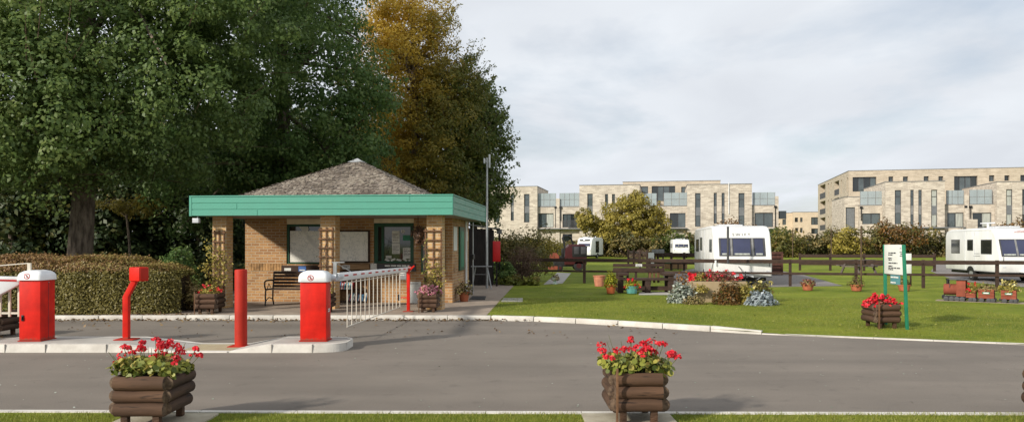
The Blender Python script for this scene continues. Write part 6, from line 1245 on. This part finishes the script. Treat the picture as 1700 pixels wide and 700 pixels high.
# ---------------------------------------------------------------- grass blades and fallen leaves
def blades(n, xr, yr, hgt, zf, name, tilt=.35):
    x = rng.uniform(*xr, n); y = rng.uniform(*yr, n); z = zf(x, y); keep = ~np.isnan(z); x, y, z = x[keep], y[keep], z[keep]; n = len(x)
    al = np.stack([rng.normal(0, tilt, n), rng.normal(0, tilt, n), np.ones(n)], 1)
    o = inst(name, np.stack([x, y, z], 1), rng.normal(0, 1, (n, 3)), hgt*(rng.uniform(.5, 1.3, n)), LM['blade'], None, NEEDLE, np.clip(rng.beta(2, 3.5, n), 0, 1), along=al); return tag(o, kind='stuff')
blades(46000, (-5.6,5.8), (6.2,7.2), .032, lambda x, y: np.where((np.abs(x+3.15) < .43) | (np.abs(x-1.06) < .43), np.nan, .006), 'verge_grass')
ex = np.array([e[0] for e in edge[1:]]); ey = np.array([e[1] for e in edge[1:]])
def zl(x, y):
    e = np.interp(x, ex, ey)+.12; tr = np.clip((y-e)/1.2, 0, 1); base = np.where(x > 4.6, .014+(G-.014)*tr, G)
    return np.where((y < e) | (x < P(806,524)[0]+.0+(y-16.3)*.05+.0) , np.nan, base-.004)
blades(120000, (-.8,11), (12.2,22), .035, zl, 'lawn_grass', .5)
blades(9000, (1,9.5), (12.4,17), .022, lambda x, y: np.where(np.abs(y-np.interp(x, ex, ey)-.10) < .06, .03, np.nan), 'edge_grass', .6)
n = 900; x = rng.uniform(-10, .8, n); y = 16.19-np.abs(rng.normal(0, .13, n))-.02; k2 = 170; x = np.concatenate([x, rng.uniform(-9, 3, k2)]); y = np.concatenate([y, rng.uniform(13, 16.1, k2)]); k3 = 420; x = np.concatenate([x, rng.uniform(-12, -6.5, k3)]); y = np.concatenate([y, rng.uniform(16.33, 17.0, k3)]); z = np.where(y > 16.3, .065, .012)+rng.uniform(0, .015, len(x))
o = inst('fallen_leaves', np.stack([x, y, z], 1), np.tile([0,0,1.0],(len(x),1)), .065, LM['fallen'], None, LEAF, jit=.35, droop=0); tag(o, kind='stuff')
n = 260; o = inst('road_grit', np.stack([rng.uniform(-6,9,n), rng.uniform(7.5,13,n), np.full(n,.004)], 1), np.tile([0,0,1.0],(n,1)), .018, LM['silver'], None, ROUND, jit=.2); tag(o, kind='stuff')
n = 320; x = rng.uniform(0, 9, n); y = rng.uniform(13, 26, n); z = zl(x, y)+.03; k_ = ~np.isnan(z); o = inst('lawn_leaves', np.stack([x, y, z], 1)[k_], np.tile([0,0,1.0],(k_.sum(),1)), .05, LM['yellow'], None, LEAF, jit=.4); tag(o, kind='stuff')

# ---------------------------------------------------------------- sky, sun, camera
EL, AZ = 25, 50     # sun elevation; bearing to the left of straight behind the camera
sd = Vector((-math.sin(R(AZ))*math.cos(R(EL)), -math.cos(R(AZ))*math.cos(R(EL)), math.sin(R(EL))))
W = bpy.data.worlds.new('World'); SC.world = W; W.use_nodes = True; nt = W.node_tree; L = nt.links; bg = nt.nodes['Background']
sky = nd(nt, 'ShaderNodeTexSky', sky_type='NISHITA', sun_disc=False); sky.sun_elevation = R(EL); sky.sun_rotation = math.atan2(sd.x, sd.y); sky.altitude = 50; sky.dust_density = 1.5
tc = nd(nt, 'ShaderNodeTexCoord'); sx = nd(nt, 'ShaderNodeSeparateXYZ'); L.new(tc.outputs['Generated'], sx.inputs[0])
zc = nd(nt, 'ShaderNodeMath', operation='MAXIMUM'); zc.inputs[1].default_value = 0; L.new(sx.outputs['Z'], zc.inputs[0]); za = nd(nt, 'ShaderNodeMath', operation='ADD'); za.inputs[1].default_value = .14; L.new(zc.outputs[0], za.inputs[0])
dv_ = nd(nt, 'ShaderNodeVectorMath', operation='DIVIDE'); cmb = nd(nt, 'ShaderNodeCombineXYZ')
for i in range(3): L.new(za.outputs[0], cmb.inputs[i])
L.new(tc.outputs['Generated'], dv_.inputs[0]); L.new(cmb.outputs[0], dv_.inputs[1])
mp = nd(nt, 'ShaderNodeMapping'); mp.inputs['Scale'].default_value = (1,.8,.0); mp.inputs['Location'].default_value = (3.1,1.2,0); L.new(dv_.outputs[0], mp.inputs[0])
n1 = nd(nt, 'ShaderNodeTexNoise', i_Scale=.9, i_Detail=9.0, i_Roughness=.55, i_Distortion=.25); L.new(mp.outputs[0], n1.inputs['Vector'])
n2 = nd(nt, 'ShaderNodeTexNoise', i_Scale=1.6, i_Detail=7.0, i_Roughness=.5, i_Distortion=.4); L.new(mp.outputs[0], n2.inputs['Vector'])
cl = nd(nt, 'ShaderNodeValToRGB'); e = cl.color_ramp.elements; e[0].position = .32; e[0].color = (7.15,7.5,8.05,1); e[1].position = .66; e[1].color = (8.2,8.6,9.1,1); L.new(n2.outputs['Fac'], cl.inputs[0])
cv = nd(nt, 'ShaderNodeValToRGB'); e = cv.color_ramp.elements; e[0].position = .34; e[0].color = (.55,.55,.55,1); e[1].position = .50; e[1].color = (1,1,1,1); L.new(n1.outputs['Fac'], cv.inputs[0])
sk = nd(nt, 'ShaderNodeMixRGB', blend_type='MIX'); L.new(cv.outputs[0], sk.inputs[0]); L.new(sky.outputs[0], sk.inputs[1]); L.new(cl.outputs[0], sk.inputs[2])
L.new(sk.outputs[0], bg.inputs[0]); bg.inputs[1].default_value = .1
sun = bpy.data.lights.new('sun', 'SUN'); sun.energy = 4.7; sun.angle = R(3.5); sun.color = (1,.93,.82); so = bpy.data.objects.new('sun', sun); COL.objects.link(so); so.rotation_euler = sd.to_track_quat('Z', 'Y').to_euler()
cam = bpy.data.cameras.new('camera'); cam.sensor_width = 36; cam.lens = 27; cam.shift_y = 55/1700; cam.clip_end = 4000; co = bpy.data.objects.new('camera', cam); COL.objects.link(co); co.location = (0,0,H); co.rotation_euler = (PI/2,0,0); SC.camera = co
SC.view_settings.view_transform = 'Standard'; SC.view_settings.look = 'None'; SC.view_settings.gamma = 1; SC.view_settings.exposure = .05; SC.view_settings.use_curve_mapping = False
